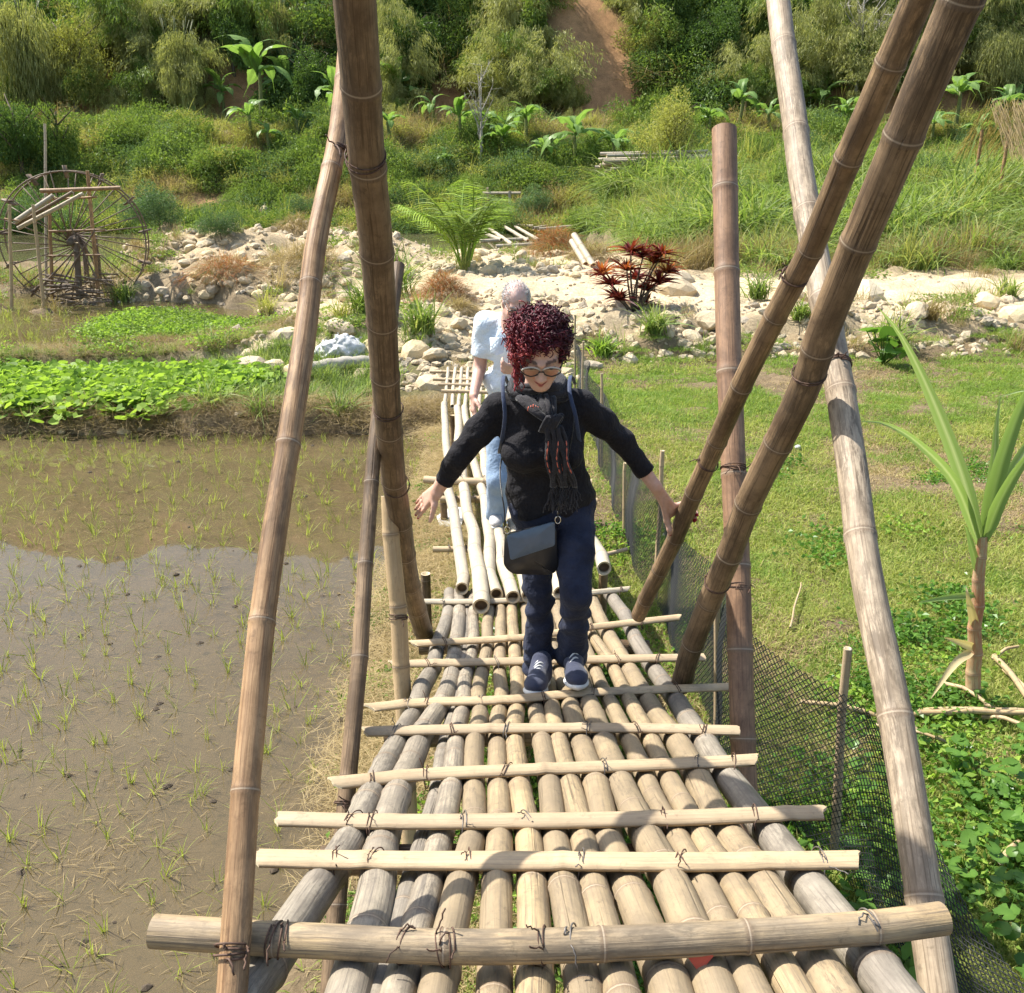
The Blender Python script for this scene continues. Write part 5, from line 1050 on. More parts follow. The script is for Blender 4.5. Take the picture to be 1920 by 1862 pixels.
# ---------------------------------------------------------------- net fence
fence = empty('net_fence', (1.1, 5, .15), 'black plastic net fence on thin bamboo stakes along the right side of the bridge', 'fence')
FP = np.array([(1.78, 1.7), (1.52, 2.5), (1.33, 3.2), (1.03, 4.1), (.95, 5.65), (.87, 6.8), (.86, 8.6), (.84, 10.4), (.83, 12.2)]); FH = [.45, .62, 1.0, 1.0, .95, .9, .9, .85, .8]
fl = np.concatenate([[0], np.cumsum(np.linalg.norm(np.diff(FP, axis=0), axis=1))])
def fpos(u, v):
    x = np.interp(u, fl, FP[:, 0])+.02*np.sin(u*5); y = np.interp(u, fl, FP[:, 1]); g = np.interp(u, fl, FH)-.05*np.abs(np.sin(u*2.2)); z0 = .13
    return np.stack([x+.03*np.sin(v*5+u*3)*v, y, z0+(g-z0)*v-.0*u], -1)
mb = MB(); cell = .034; nu = int(fl[-1]/cell); nv = 26; segs = []
for d in (1, -1):
    for i in range(-nv, nu+nv):
        ii = np.arange(0, nv+1); u = (i+d*ii)*cell; ok = (u >= 0) & (u <= fl[-1]); 
        if ok.sum() < 2: continue
        P = fpos(u[ok], ii[ok]/nv); segs.append(P)
for P in segs: 
    n = len(P); r = .0015 if P[0, 1] > 5 else .0023; T = np.gradient(P, axis=0); T /= np.linalg.norm(T, axis=1)[:, None]; A = np.cross(T, [1., 0, 0]); A /= np.linalg.norm(A, axis=1)[:, None]; Bv = np.cross(T, A)
    V = np.stack([P+(A*math.cos(t)+Bv*math.sin(t))*r for t in (0, 2.09, 4.19)], 1).reshape(-1, 3); mb.add(V, quads_grid(n, 3, True))
mb.build('net', plain('black_net', (.02, .022, .02), .5, .1, 50, 0), fence)
stakes = [((1590, 1216), 3.13, .02, (1557, 1655)), ((1345, 1112), 4.1, .018, (1346, 1420)), ((1242, 845), 5.65, .017, (1228, 1160)), ((1172, 868), 6.8, .016, (1170, 1035)), ((1128, 700), 8.6, .015, (1128, 905)), ((1094, 640), 10.4, .014, (1090, 815)), ((1078, 590), 12.2, .014, (1078, 750))]
for k, ((x, y), D, r, (bx, by)) in enumerate(stakes): a = atz(bx, by, .02); t = aty(x, y, a[1]); culm('stake', [a-[0, 0, .1], t], r, r*.85, M_SLAT, fence, seg=10, node=.28, rng=prng, step=.3)
# ---------------------------------------------------------------- sugarcane and its litter
cane = empty('sugarcane_plant', tuple(hit(1825, 1312)), 'sugarcane plant with long arching green leaves at the right edge of the field', 'sugarcane')
cb = hit(1825, 1312); ct = aty(1842, 1005, cb[1]); culm('stalk', [cb-[0, 0, .05], lerp(cb, ct, .5)+[-.01, 0, 0], ct], .040, .026, bamboo('cane_stalk', (.55, .46, .28), (.42, .36, .19), (.45, .18, .08), (.30, .08, .05), node_c=(.3, .16, .09), spot_amt=.5), cane, seg=12, node=.13, rng=prng, hollow=False)
def strap_leaf(name, pts, w, mat, parent, fold=.35, twist=0., tint=.5):
    P = catmull(pts, 22); n = len(P); T, N, B = frames(P); view = unit(EYE-P.mean(0)); S = np.cross(T, view); S /= np.linalg.norm(S, axis=1)[:, None]; U = np.cross(S, T)
    t = np.linspace(0, 1, n); ww = w*np.clip(np.minimum(.45+t*3, 1), 0, 1)*(1-t**2.2)+.002; c = np.cos(twist*t)[:, None]; s = np.sin(twist*t)[:, None]; S, U = S*c+U*s, U*c-S*s
    V = np.stack([P-S*ww[:, None]/2+U*ww[:, None]*fold*.5, P-S*ww[:, None]/5, P, P+S*ww[:, None]/5, P+S*ww[:, None]/2+U*ww[:, None]*fold*.5], 1); rib = np.tile([tint, tint*.8, min(1., tint+.45), tint*.8, tint], n)
    V2 = V-U[:, None]*.0015; mb = MB(); mb.add(V.reshape(-1, 3), quads_grid(n, 5, False), tint=rib); return mb.build(name, mat, parent)
G_CANE = leafmat('cane_leaf', (.15, .23, .07), (.27, .37, .14), .4, .35, c3=(.5, .55, .34)); Dc = cb[1]
for pts, w in (([(1838, 1010, 0), (1800, 880, -.05), (1745, 740, -.12), (1690, 630, -.18), (1645, 575, -.22)], .075), ([(1836, 1020, 0), (1790, 905, -.1), (1720, 830, -.2), (1660, 795, -.28), (1612, 790, -.32)], .055), ([(1842, 1000, 0), (1862, 880, .0), (1868, 800, .02), (1876, 740, .05)], .05),
               ([(1844, 1000, 0), (1880, 860, -.1), (1925, 740, -.2), (1985, 640, -.3)], .08), ([(1846, 1010, 0), (1890, 900, .05), (1960, 800, .1), (2040, 760, .2)], .07), ([(1846, 1015, 0), (1880, 930, -.15), (1935, 850, -.3), (2010, 820, -.4)], .065), ([(1850, 1000, 0), (1905, 800, .15), (1930, 735, .2), (1870, 745, .3)], .03), ([(1836, 1080, 0), (1815, 1000, -.02), (1808, 985, -.03)], .04), ([(1835, 1115, 0), (1780, 1120, -.05), (1720, 1130, -.1)], .035)):
    strap_leaf('leaf', [aty(x, y, Dc+d) for x, y, d in pts], w, G_CANE, cane, tint=prng.uniform(.35, .6), twist=prng.uniform(-.4, .4))
G_CANED = leafmat('dry_cane_leaf', (.40, .29, .14), (.56, .45, .26), .7, .2)
for pts in ([(1828, 1215, 0), (1800, 1205, -.1), (1770, 1195, -.15)], [(1826, 1220, 0), (1790, 1245, -.12), (1745, 1310, -.2)], [(1830, 1180, 0), (1815, 1120, -.06), (1812, 1100, -.05)]): strap_leaf('dry_sheath', [aty(x, y, Dc+d) for x, y, d in pts], .045, G_CANED, cane)
drng = np.random.default_rng(77)
for k, (x0, y0, x1, y1, w) in enumerate(((1690, 1357, 1925, 1362, 30), (1700, 1352, 1925, 1352, 24), (1655, 1362, 1500, 1335, 22), (1715, 1385, 1660, 1360, 20), (1760, 1295, 1860, 1345, 18), (1840, 1360, 1925, 1390, 18), (1862, 1245, 1925, 1340, 30), (1858, 1250, 1905, 1235, 14), (1880, 1270, 1925, 1320, 18), (1905, 1600, 1870, 1650, 26), (1480, 1190, 1500, 1110, 6), (1640, 1375, 1790, 1425, 12))):
    a, b = hit(x0, y0), hit(x1, y1); a[2] += .05; b[2] += .06+.03*drng.random(); o = culm('dry_cane', [a, (a+b)/2+[0, 0, .02], b], w*.0004*1.25+.004, w*.0004+.003, bpy.data.materials.get('dry_cane') or bamboo('dry_cane', (.60, .48, .28), (.48, .37, .2), (.34, .23, .12), (.2, .12, .06)), None, seg=8, node=.14, rng=drng, step=.1)
    tag(o, 'dry yellow cane lying on the ground around the sugarcane plant', 'dry cane', 'dry canes under the sugarcane')
# pennywort in the lower right corner: every round leaf is a part
pen = empty('pennywort_patch', tuple(hit(1800, 1560)), 'patch of shiny round pennywort leaves in the lower right corner', 'pennywort')
PEN = []
for k in range(5):
    rng = np.random.default_rng(900+k); mb = MB(); n = 18; a = np.linspace(.25, 2*np.pi-.25, n); rr = 1+.07*np.cos(a*7+k)
    V = [(0, 0, -.14)]+[(.55*math.cos(t), .55*math.sin(t), -.02) for t in a]+[(r_*math.cos(t), r_*math.sin(t), .04*math.sin(3*t+k)) for t, r_ in zip(a, rr)]; i = np.arange(n-1); mb.add(V, [np.stack([1+i, 1+n+i, 2+n+i, 2+i], -1), np.stack([np.zeros(n-1, int), 1+i, 2+i], -1)], tint=np.concatenate([[.9], np.full(n, .6), np.full(n, .35)])*rng.uniform(.6, 1.1))
    tube(mb, np.array([(0, 0, -.14), (.1, .05, -1.2), (.15, .1, -2.6)]), .05, 5, tint=.7); PEN.append(proto(mb, 'leaf', G_PENNY, True))
PP = []
while len(PP) < 280:
    x, y = drng.uniform(1560, 1990), drng.uniform(1370, 1990)
    if wob(x*.012, y*.011) < -.35 or (x < 1700 and drng.random() < .4): continue
    p = atz(x, y, .15); p[2] = float(terr(p[0], p[1])); PP.append(p)
for k, p in enumerate(PP):
    s = drng.uniform(.020, .044); link('leaf', PEN[k % 5], None, pen, tuple(p-np.array(pen.location)+[0, 0, drng.uniform(.05, .17)]), (drng.normal(-.15, .3), drng.normal(0, .3), drng.uniform(0, 6.28)), s)
# ---------------------------------------------------------------- plants of the middle distance
mrng = np.random.default_rng(31)
def ppm(p): return F_PX/((np.asarray(p)-EYE)@FW)           # pixels per metre at a point
TG = [tuft_mesh(400+i, G_TALL, 130, 1.75, .042, .5, 1.05, .25, 5) for i in range(4)]; TGD = [tuft_mesh(420+i, G_DRY, 170, 1.2, .014, .35, .4, .2, 4) for i in range(3)]; TGY = [tuft_mesh(430+i, leafmat('yellow_grass%d' % i, (.13, .15, .03), (.34, .34, .11), .5, .35), 150, 1.3, .02, .3, .6, .16, 5) for i in range(2)]
P = rand_ground(2600, 2.4, 40, 21.6, 45, mrng, lambda x, y: (masks(x, y)['river'] < .2) & (x > 3.0+.6*wob(x, y)+(y < 26)*2.2*(.5+.5*wob(x, y*2)))); r = mrng.random(len(P))
near = P[:, 1] < 25.5; idx = np.where(near & (r < .55), 4+mrng.integers(0, 3, len(P)), np.where(r > .82, 7+mrng.integers(0, 2, len(P)), mrng.integers(0, 4, len(P))))
scatter('tall_grass', P, TG+TGD+TGY, idx, scl=np.where(near, mrng.uniform(.4, .95, len(P)), mrng.uniform(.5, 1.35, len(P)))*(.85+.45*wob(P[:, 0]*.8, P[:, 1]*.6)), label='thicket of tall green and straw-coloured grass behind the sandy path', cat='tall grass')
def clump(x, y, h_px, mat, lb, n=120, w=.02, spread=.4, droop=.7, name='grass_clump', cat='grass clump', base=.12):
    p = hit(x, y); h = h_px/ppm(p); o = link(name, tuft_mesh(int(x*7+y), mat, n, h*1.1, w, spread, droop, base*h, 5, name), None, None, tuple(p)); return tag(o, lb, cat)
for a in ((1225, 625, 75, G_TALL, 'bright grass clump on the stony edge right of the woman\'s head', 150), (1130, 668, 60, G_CREEP, 'leafy green clump just behind the woman\'s shoulder', 140), (1670, 650, 85, G_TALL, 'broad grass clump on the field edge right of the crossed poles', 170), (1500, 600, 60, G_TALL, 'grass clump between the two right leaning poles', 130), (1745, 600, 60, G_DRY, 'straw-coloured grass clump on the right stony edge', 130),
          (790, 625, 95, G_TALL, 'dark green grass clump right of the left leaning pole', 170), (690, 590, 110, G_MID, 'tall leafy clump between the two left leaning poles', 190), (735, 560, 140, G_MID, 'tall bushy reed behind the left leaning pole', 210), (640, 600, 70, G_YEL, 'yellowish grass clump on the rubble bank', 120), (500, 590, 65, G_YEL, 'yellow-green clump at the stream beside the rubble bank', 130), (235, 565, 55, G_TALL, 'green grass clump at the foot of the waterwheel', 120), (215, 560, 125, G_STRAW, 'tall dry reed stalks right of the waterwheel', 60), (525, 540, 75, G_STRAW, 'dry reed stalks on the rubble bank', 60),
          (870, 508, 45, G_YEL, 'low yellow-green grass under the palm fronds', 90), (1890, 560, 60, G_TALL, 'grass clump at the far right of the stony edge', 130), (1420, 560, 70, G_TALL, 'grass clump behind the upright reddish post', 120), (1245, 520, 95, G_DRY, 'brown feathery grass clump behind the red-leaved shrub', 260), (1320, 500, 100, G_DRY, 'brown dry grass clump left of the reddish post', 260)):
    clump(*a[:5], n=a[5], w=.028 if a[3] in (G_TALL, G_CREEP, G_MID) else .014)
# big-leaved taro-like plant at the field edge
tp = empty('taro_plant', tuple(hit(1655, 685)), 'broad-leaved dark green plant at the far edge of the grass field', 'plant')
for k in range(14):
    a = mrng.uniform(0, 6.28); r_ = mrng.uniform(.05, .4); b = np.array(tp.location)+[math.cos(a)*r_, math.sin(a)*r_*.6, mrng.uniform(.12, .5)]; mb = MB(); V = np.array([(0, -.1, 0), (.8, -.55, .1), (1., .2, .1), (.55, .85, 0), (0, 1.3, -.2), (-.55, .85, 0), (-1, .2, .1), (-.8, -.55, .1)])*.13
    R = np.array(Euler((mrng.normal(.4, .3), mrng.normal(0, .4), mrng.uniform(2, 4.2))).to_matrix()); mb.add(b+V@R.T, [[(0, 1, 2, 3), (0, 3, 4, 5), (0, 5, 6, 7)]], tint=np.full(8, mrng.uniform(.2, .8))); tube(mb, np.stack([np.array(tp.location), b]), .008, 4, tint=.5); mb.build('leaf', G_PENNY, tp)
# red-leaved shrub
cor = empty('cordyline_shrub', tuple(hit(1190, 585)), 'shrub with dark red and orange strap leaves beside the sandy path', 'shrub'); cb = np.array(cor.location); k = ppm(cb)
heads = [(-45, 55), (-20, 85), (10, 110), (35, 95), (40, 60), (5, 60), (-35, 30), (25, 40), (60, 75), (-12, 118), (20, 5), (48, 112), (-60, 70)]
for i, (hx, hz) in enumerate(heads):
    t = cb+np.array([hx/k, mrng.normal(0, .18), hz/k*.92]); mb = MB(); tube(mb, catmull([cb+[hx/k*.15, 0, 0], lerp(cb, t, .55)+[-.03, 0, .02], t], 8), np.linspace(.022, .012, 8), 6); mb.build('stem', M_BARK, cor)
    mb = MB(); n = 54; a = mrng.uniform(0, 6.28, n); tl = mrng.uniform(.2, 2.4, n); d = np.stack([np.cos(a)*tl, np.sin(a)*tl, np.ones(n)*.9], -1); blades(mb, np.repeat(t[None], n, 0), d, mrng.uniform(.24, .42, n), mrng.uniform(.045, .07, n), mrng.uniform(.2, .7, n), seg=4, rng=mrng, tint=np.clip(mrng.normal(.45+.2*(hz > 50), .3, n), 0, 1)); mb.build('leaf_rosette', G_CORD, cor)
# palm-like plant by the river
def frond(seed):
    rng = np.random.default_rng(seed); mb = MB(); t = np.linspace(0, 1, 40); P = np.stack([.45*t**2.0, .04*np.sin(t*3), 1.0*t-.16*t**2.6], -1); tube(mb, P[::4], np.linspace(.012, .004, 10), 5, tint=.9)
    for q in (-1, 1):
        i = np.arange(11, 39); T = np.gradient(P, axis=0)[i]; T /= np.linalg.norm(T, axis=1)[:, None]; d = T*.75+np.array([0, q*1., 0])+[.15, 0, -.1]; blades(mb, P[i], d, .30*np.sin(np.linspace(.5, 2.9, len(i))), .022, .45, seg=3, rng=rng)
    return proto(mb, 'frond', G_CREEP if seed % 2 else G_MID)
FR = [frond(500+i) for i in range(4)]; palm = empty('palm_plant', tuple(hit(872, 500)), 'palm-like plant with tall feathery green fronds on the riverbank', 'palm'); pk = 1/ppm(palm.location)
for i in range(15): a = mrng.uniform(0, 6.28); link('frond', FR[i % 4], None, palm, (.12*math.cos(a), .12*math.sin(a), 0), (mrng.normal(0, .1), mrng.uniform(-.1, .38), a), 175*pk*mrng.uniform(.8, 1.15))
# heaps of dead fern and brush
def heap(x, y, wpx, hpx, mats, lb, n=900, cat='brush heap', name='brush_heap', l=.22, w=.008):
    p = hit(x, y); k = ppm(p); rng = np.random.default_rng(int(x)); o = empty(name, tuple(p), lb, cat)
    for mt, part in zip(mats, ('dead_fronds', 'dry_stalks')):
        mb = MB(); q = rng.normal(0, 1, (n, 2))*.42; r2 = np.clip(1-(q**2).sum(1), 0, 1); b = np.stack([q[:, 0]*wpx/k*.5, q[:, 1]*wpx/k*.4, r2*hpx/k*rng.uniform(.3, 1, n)], -1)+p; d = np.stack([q[:, 0], q[:, 1], r2*.5-.15], -1)+rng.normal(0, .45, (n, 3)); blades(mb, b, d, l*rng.uniform(.5, 1.5, n), w, rng.uniform(.1, .7, n), seg=3, rng=rng); mb.build(part, mt, o)
heap(832, 562, 105, 48, (G_RUST, G_DRY), 'heap of rust-red dead fern left of the path', 1300); heap(860, 585, 70, 20, (G_DRY, G_STRAW), 'pale dead fern stubble in front of the rust-red heap', 500, cat='fern stubble', name='fern_stubble')
heap(1040, 478, 110, 50, (G_RUST, G_DRY), 'reddish brown brush heap on the riverbank left of the leaning bamboo', 900, l=.3, w=.012); heap(1110, 492, 110, 34, (G_STRAW, G_DRY), 'straw-coloured brush under the two leaning bamboo poles', 700, l=.3, w=.012)
heap(570, 500, 190, 40, (G_DRY, G_STRAW), 'long heap of grey dry brush across the rubble bank', 1300, l=.3, w=.01); heap(420, 515, 150, 34, (G_RUST, G_DRY), 'brown dead fern on the left part of the rubble bank', 800, l=.28, w=.01); heap(560, 440, 110, 34, (G_DRY, G_DRY), 'grey brush pile at the top of the rubble bank', 700, l=.3, w=.01)
P = rand_ground(1500, -10, 12, 14, 27, mrng, lambda x, y: (stony(x, y) | (y > 20)) & (masks(x, y)['river'] < .2) & (wob(x*1.2, y*.9, 1.3) > .12) & ~((np.abs(x-1.2) < 2.6) & (y > 15.5) & (y < 22))); P = np.vstack([P, rand_ground(420, -15, -8, 20, 25.5, mrng, lambda x, y: (masks(x, y)['stream'] < .3) & (y > 20.2) & (wob(x, y, 1.6) > -.4), False)]); idx = mrng.choice(5, len(P), p=[.3, .2, .2, .15, .15])
scatter('bank_scrub', P, [tuft_mesh(450, G_TALL, 50, .5, .016, .5, .7, .1), tuft_mesh(451, G_DRY, 60, .45, .01, .6, .5, .12), tuft_mesh(452, G_STRAW, 50, .5, .01, .5, .4, .1), weed_mesh(453, G_MID, 150, .5, .07, .045, .2), twig_mesh(454, G_DRY, 90, .5, .4, .008, .5)], idx, scl=mrng.uniform(.5, 1.2, len(P)), label='sparse grass, weeds and dry twigs growing between the bank stones', cat='bank plants')
# two bamboo poles leaning on the brush
for (x0, y0, x1, y1), lb in (((1112, 502, 1076, 440), 'right one of two short pale bamboo poles leaning on brush'), ((1098, 500, 1072, 452), 'left one of two short pale bamboo poles leaning on brush')):
    a = hit(x0, y0)+[0, 0, .05]; b = aty(x1, y1, a[1]+.9); tag(culm('bamboo_pole', [a, b], .075, .07, M_PALE, None, seg=10, node=.5, rng=mrng, step=.3), lb, 'bamboo pole')
# ---------------------------------------------------------------- waterwheel
wb = atz(148, 560, .02); wk = ppm(wb); WC = aty(142, 450, wb[1]); wheel = empty('waterwheel', tuple(wb), 'rickety bamboo waterwheel with thin spokes on a stick frame at the left', 'waterwheel')
yaw = rad(14); wx = np.array([math.cos(yaw), math.sin(yaw), 0]); wy = np.array([-math.sin(yaw), math.cos(yaw), 0]); wz = np.array([0, 0, 1.]); WR = 124/wk
def wp(r, a, d=0.): return WC+(wx*math.cos(a)+wz*math.sin(a)*.97)*r+wy*d
for d in (-.28, .28):
    mb = MB(); tube(mb, np.stack([wp(WR, t, d) for t in np.linspace(0, 2*np.pi, 60)]), .017, 6, False); mb.build('rim', M_OLD, wheel)
for i in range(36):
    a = i/36*2*np.pi; d = .28 if i % 2 else -.28; mb = MB(); tube(mb, np.stack([wp(.12, a+1.2, d*.4), wp(WR*1.02, a, d)]), .013, 5); mb.build('spoke', M_OLD, wheel)
for i in range(13):
    a = i/13*2*np.pi+.1; mb = MB(); tube(mb, np.stack([wp(WR*.99, a, -.36), wp(WR*.99, a, .36)]), .022, 6); p0, p1 = wp(WR*.9, a, -.2), wp(WR*1.08, a+.02, -.2); q0, q1 = wp(WR*.9, a, .2), wp(WR*1.08, a+.02, .2); th = wp(WR, a+.02)-wp(WR, a); mb.add([p0, p1, q1, q0, p0+th, p1+th, q1+th, q0+th], [[(0, 1, 2, 3), (7, 6, 5, 4), (0, 4, 5, 1), (1, 5, 6, 2), (2, 6, 7, 3), (3, 7, 4, 0)]]); mb.build('paddle', M_OLD, wheel)
mb = MB(); tube(mb, np.stack([WC-wy*.75, WC-wy*.3, WC+wy*.3, WC+wy*.75]), [.07, .11, .11, .07], 12); mb.build('axle', bpy.data.materials.get('bark'), wheel)
def wpole(x0, y0, x1, y1, d, r, mat, name): a, b = aty(x0, y0, wb[1]+d), aty(x1, y1, wb[1]+d); return culm(name, [a, b], r, r*.85, mat, wheel, seg=8, node=.5, rng=mrng, step=.4)
for q in ((87, 560, 84, 232, .45, .035, M_PALE), (98, 560, 92, 360, -.5, .04, M_POST), (185, 560, 164, 320, -.45, .045, M_POST), (22, 586, 18, 384, -1.6, .04, M_POSTY), (82, 578, 62, 384, -1.3, .04, M_POSTY), (150, 560, 143, 455, -.6, .075, M_OLD), (166, 560, 158, 455, .55, .07, M_OLD), (192, 558, 178, 440, .4, .05, M_OLD)): wpole(*q, 'post')
for q in ((76, 358, 226, 352, -.6, .045, M_POST), (78, 374, 182, 369, -.5, .025, M_POST), (92, 434, 198, 431, -.6, .025, M_POST), (88, 480, 190, 478, -.6, .022, M_POST), (8, 410, 36, 414, -1.6, .02, M_POST)): wpole(*q, 'rail')
for q in ((28, 416, 100, 366, -1.0, .055, M_PALE), (34, 428, 156, 363, -.8, .045, M_PALE), (30, 421, 136, 360, -.9, .04, M_OLD)): wpole(*q, 'flume')
for q in ((110, 540, 178, 430, -.7, .02, M_OLD), (75, 540, 140, 470, -.7, .02, M_OLD), (180, 520, 130, 420, -.65, .02, M_OLD)): wpole(*q, 'brace')
for i in range(60): x, y = mrng.uniform(95, 200), mrng.uniform(515, 572); wpole(x-mrng.uniform(10, 32), y+mrng.normal(0, 4), x+mrng.uniform(10, 32), y+mrng.normal(0, 4), mrng.uniform(-.9, .1), .02, M_OLD, 'dam_stick')
# ---------------------------------------------------------------- bamboo weir frame in the river
weir = empty('bamboo_weir', tuple(atz(950, 440, -.18)), 'pale bamboo frame and platform standing in the river', 'weir')
def rp_(x0, y0, x1, y1, z0, z1, r, name='pole', mat=M_PALE): culm(name, [atz(x0, y0, z0), atz(x1, y1, z1)], r, r, mat, weir, seg=8, node=.6, rng=mrng, step=.5)
for x0, y0, x1, y1 in ((915, 412, 985, 414), (905, 420, 1000, 424), (900, 452, 990, 448), (930, 462, 1000, 458), (910, 424, 960, 458), (945, 424, 990, 452), (965, 424, 1010, 450), (980, 424, 1100, 404), (1000, 428, 1095, 414), (1010, 430, 1100, 422), (905, 436, 940, 450)): rp_(x0, y0, x1, y1, .1, .14, .07)
c0 = atz(958, 424, .0); culm('upright', [c0, aty(955, 358, c0[1])], .08, .07, M_PALE, weir, seg=8, node=.6, rng=mrng); culm('crossbar', [aty(905, 362, c0[1]), aty(976, 362, c0[1])], .06, .06, M_PALE, weir, seg=8, node=.6, rng=mrng); culm('upright', [atz(918, 420, 0), aty(914, 352, c0[1])], .05, .045, M_PALE, weir, seg=8, rng=mrng)
o = link('rock', ROCKS[2], None, None, tuple(atz(935, 402, .3)), (0, 0, 1), (.9, .8, 1.1)); tag(o, 'grey boulder behind the bamboo frame in the river', 'rock')
rest_ = empty('bamboo_pile', tuple(hit(1235, 332)), 'low pile of bleached bamboo poles among grass on the far bank', 'bamboo pile'); bpl = np.array(rest_.location)
for i in range(11): s = mrng.uniform(-.35, .35); culm('pole', [bpl+[-2.2+s, mrng.normal(0, .5), .15+.09*i*.8], bpl+[2.0+s, mrng.normal(0, .5), .15+.09*i*.8+.1]], .07, .06, M_PALE, rest_, seg=8, node=.6, rng=mrng, step=.5)
# ---------------------------------------------------------------- thatched shelter at the right edge
sp_ = hit(1905, 392); sh_ = empty('thatched_shelter', tuple(sp_), 'thatched shelter half hidden by tall grass at the right picture edge', 'shelter'); sk_ = 1/ppm(sp_)
for dx_, dy_ in ((-.9, -.6), (1.5, -.6), (-.9, 1.2), (1.5, 1.2)): culm('post', [sp_+[dx_, dy_, -.2], sp_+[dx_, dy_, 2.4]], .06, .05, M_POST, sh_, seg=8, rng=mrng, step=.5)
mb = MB(); n = 1500; u = mrng.uniform(0, 1, n); v = mrng.uniform(0, 1, n); sd = np.where(mrng.random(n) < .6, -1, 1); b = sp_+np.stack([-1.3+3.2*u, .3+sd*1.6*v, 3.3-1.5*v+mrng.normal(0, .03, n)], -1); d = np.stack([mrng.normal(0, .12, n), sd*1., -1.+mrng.normal(0, .1, n)], -1); blades(mb, b, d, .7, .03, .0, seg=2, rng=mrng); mb.build('thatch', G_DRY, sh_)
# ---------------------------------------------------------------- bananas
def ban_leaf(seed):
    rng = np.random.default_rng(seed); mb = MB(); n = 18; t = np.linspace(0, 1, n); P = np.stack([.85*t-.12*t**3, 0*t, .55*t-.85*t**2.3], -1); w = .115*np.sin(np.clip(t*1.15+.05, 0, 1)*np.pi)**.55*(t < .99)+.004; w[:3] = [.012, .014, .05]
    S = np.array([0, 1., 0]); U = np.array([-.5, 0, .8]); rows = [P-S*w[:, None]+U*(-.05-.06*np.sin(t*19+seed))[:, None]*w[:, None]*4, P-S*w[:, None]*.5+U*.012, P-U*.012, P+S*w[:, None]*.5+U*.012, P+S*w[:, None]+U*(-.05-.06*np.sin(t*23+seed))[:, None]*w[:, None]*4]
    V = np.stack(rows, 1); q = quads_grid(n, 5, False); tear = rng.random(len(q)) < .10; e = (np.arange(len(q)) % 4 == 0) | (np.arange(len(q)) % 4 == 3); q = q[~(tear & e)]
    mb.add(V.reshape(-1, 3), q, tint=np.tile([.45, .5, 1., .5, .45], n)*rng.uniform(.7, 1.1)); return proto(mb, 'leaf', G_BAN)
BL = [ban_leaf(600+i) for i in range(5)]; BST = MB(); tube(BST, catmull([(0, 0, -.1), (.02, 0, .5), (0, 0, 1)], 8), np.linspace(.10, .055, 8), 10); BST = proto(BST, 'pseudostem', M_STEM, True)
BAN = [(490, 232, 135, 'large banana plant with spread leaves above the terrace on the left'), (348, 232, 62, 'small banana plant on the terrace near the hanging bamboo'), (470, 268, 75, 'banana plant just below the terrace left of the leaning poles'), (505, 292, 60, 'low banana plant on the bank below the terrace'), (628, 238, 95, 'banana plant partly hidden behind the left leaning pole'), (748, 222, 105, 'tall banana plant right of the left leaning pole'), (782, 226, 70, 'small banana plant with folded leaves left of the red cutting'), (730, 262, 55, 'low bright banana plant against the left leaning pole'), (862, 268, 72, 'yellowing banana plant left of the small bare tree'), (942, 300, 75, 'banana plant with yellow leaf right of the small bare tree'), (915, 262, 60, 'banana plant directly behind the small bare tree'),
       (1078, 318, 105, 'banana plant with one upright leaf and dead skirt on the far bank'), (1152, 322, 85, 'banana plant with stiff leaves left of the bamboo pile'), (1385, 240, 85, 'broad banana plant behind the top of the reddish post'), (1440, 250, 60, 'banana plant between the reddish post and the pale pole'), (1540, 236, 80, 'banana plant right of the pale leaning pole'), (1580, 252, 60, 'banana plant under the bare pale tree'), (1790, 240, 95, 'banana plant right of the thick leaning pole'), (1880, 250, 80, 'banana plant at the right picture edge'), (1830, 285, 60, 'low banana plant below the right edge plants'), (835, 320, 40, 'young banana shoot on the far bank above the palm'), (600, 222, 85, 'banana plant behind the left leaning poles near their crossing'), (560, 262, 65, 'banana plant under the crossing of the left poles'), (812, 245, 70, 'banana plant beside the red cutting in the middle'), (985, 262, 70, 'banana plant right of the yellow-leaved one'), (1020, 312, 55, 'small banana plant left of the one with a dead skirt'), (1325, 262, 70, 'banana plant directly left of the reddish post top'), (1630, 238, 80, 'banana plant behind the thinner leaning pole'), (1745, 275, 70, 'banana plant close to the right of the thick leaning pole'), (1910, 228, 85, 'tall banana plant cut by the right picture edge'), (420, 222, 75, 'banana plant between the small and the large left ones'), (540, 215, 90, 'banana plant right of the large left one')]
for k, (x, y, hp, lb) in enumerate(BAN):
    p = hit(x, y); h = 1.3*hp/ppm(p); o = empty('banana_plant', tuple(p), lb, 'banana plant', 'banana plants on the far bank'); st = h*mrng.uniform(.42, .52); link('pseudostem', BST, None, o, (0, 0, 0), (mrng.normal(0, .06), mrng.normal(0, .06), 0), (1+.3*h*.3, 1+.3*h*.3, st)); nl = mrng.integers(6, 10); a0 = mrng.uniform(0, 6.28)
    for i in range(nl): link('leaf', BL[mrng.integers(0, 5)], None, o, (0, 0, st*mrng.uniform(.88, 1.)), (mrng.normal(0, .2), mrng.choice([-.9, -.55, -.3, -.1, .15])+mrng.normal(0, .1), a0+i*2.4), h*mrng.uniform(.6, .85))
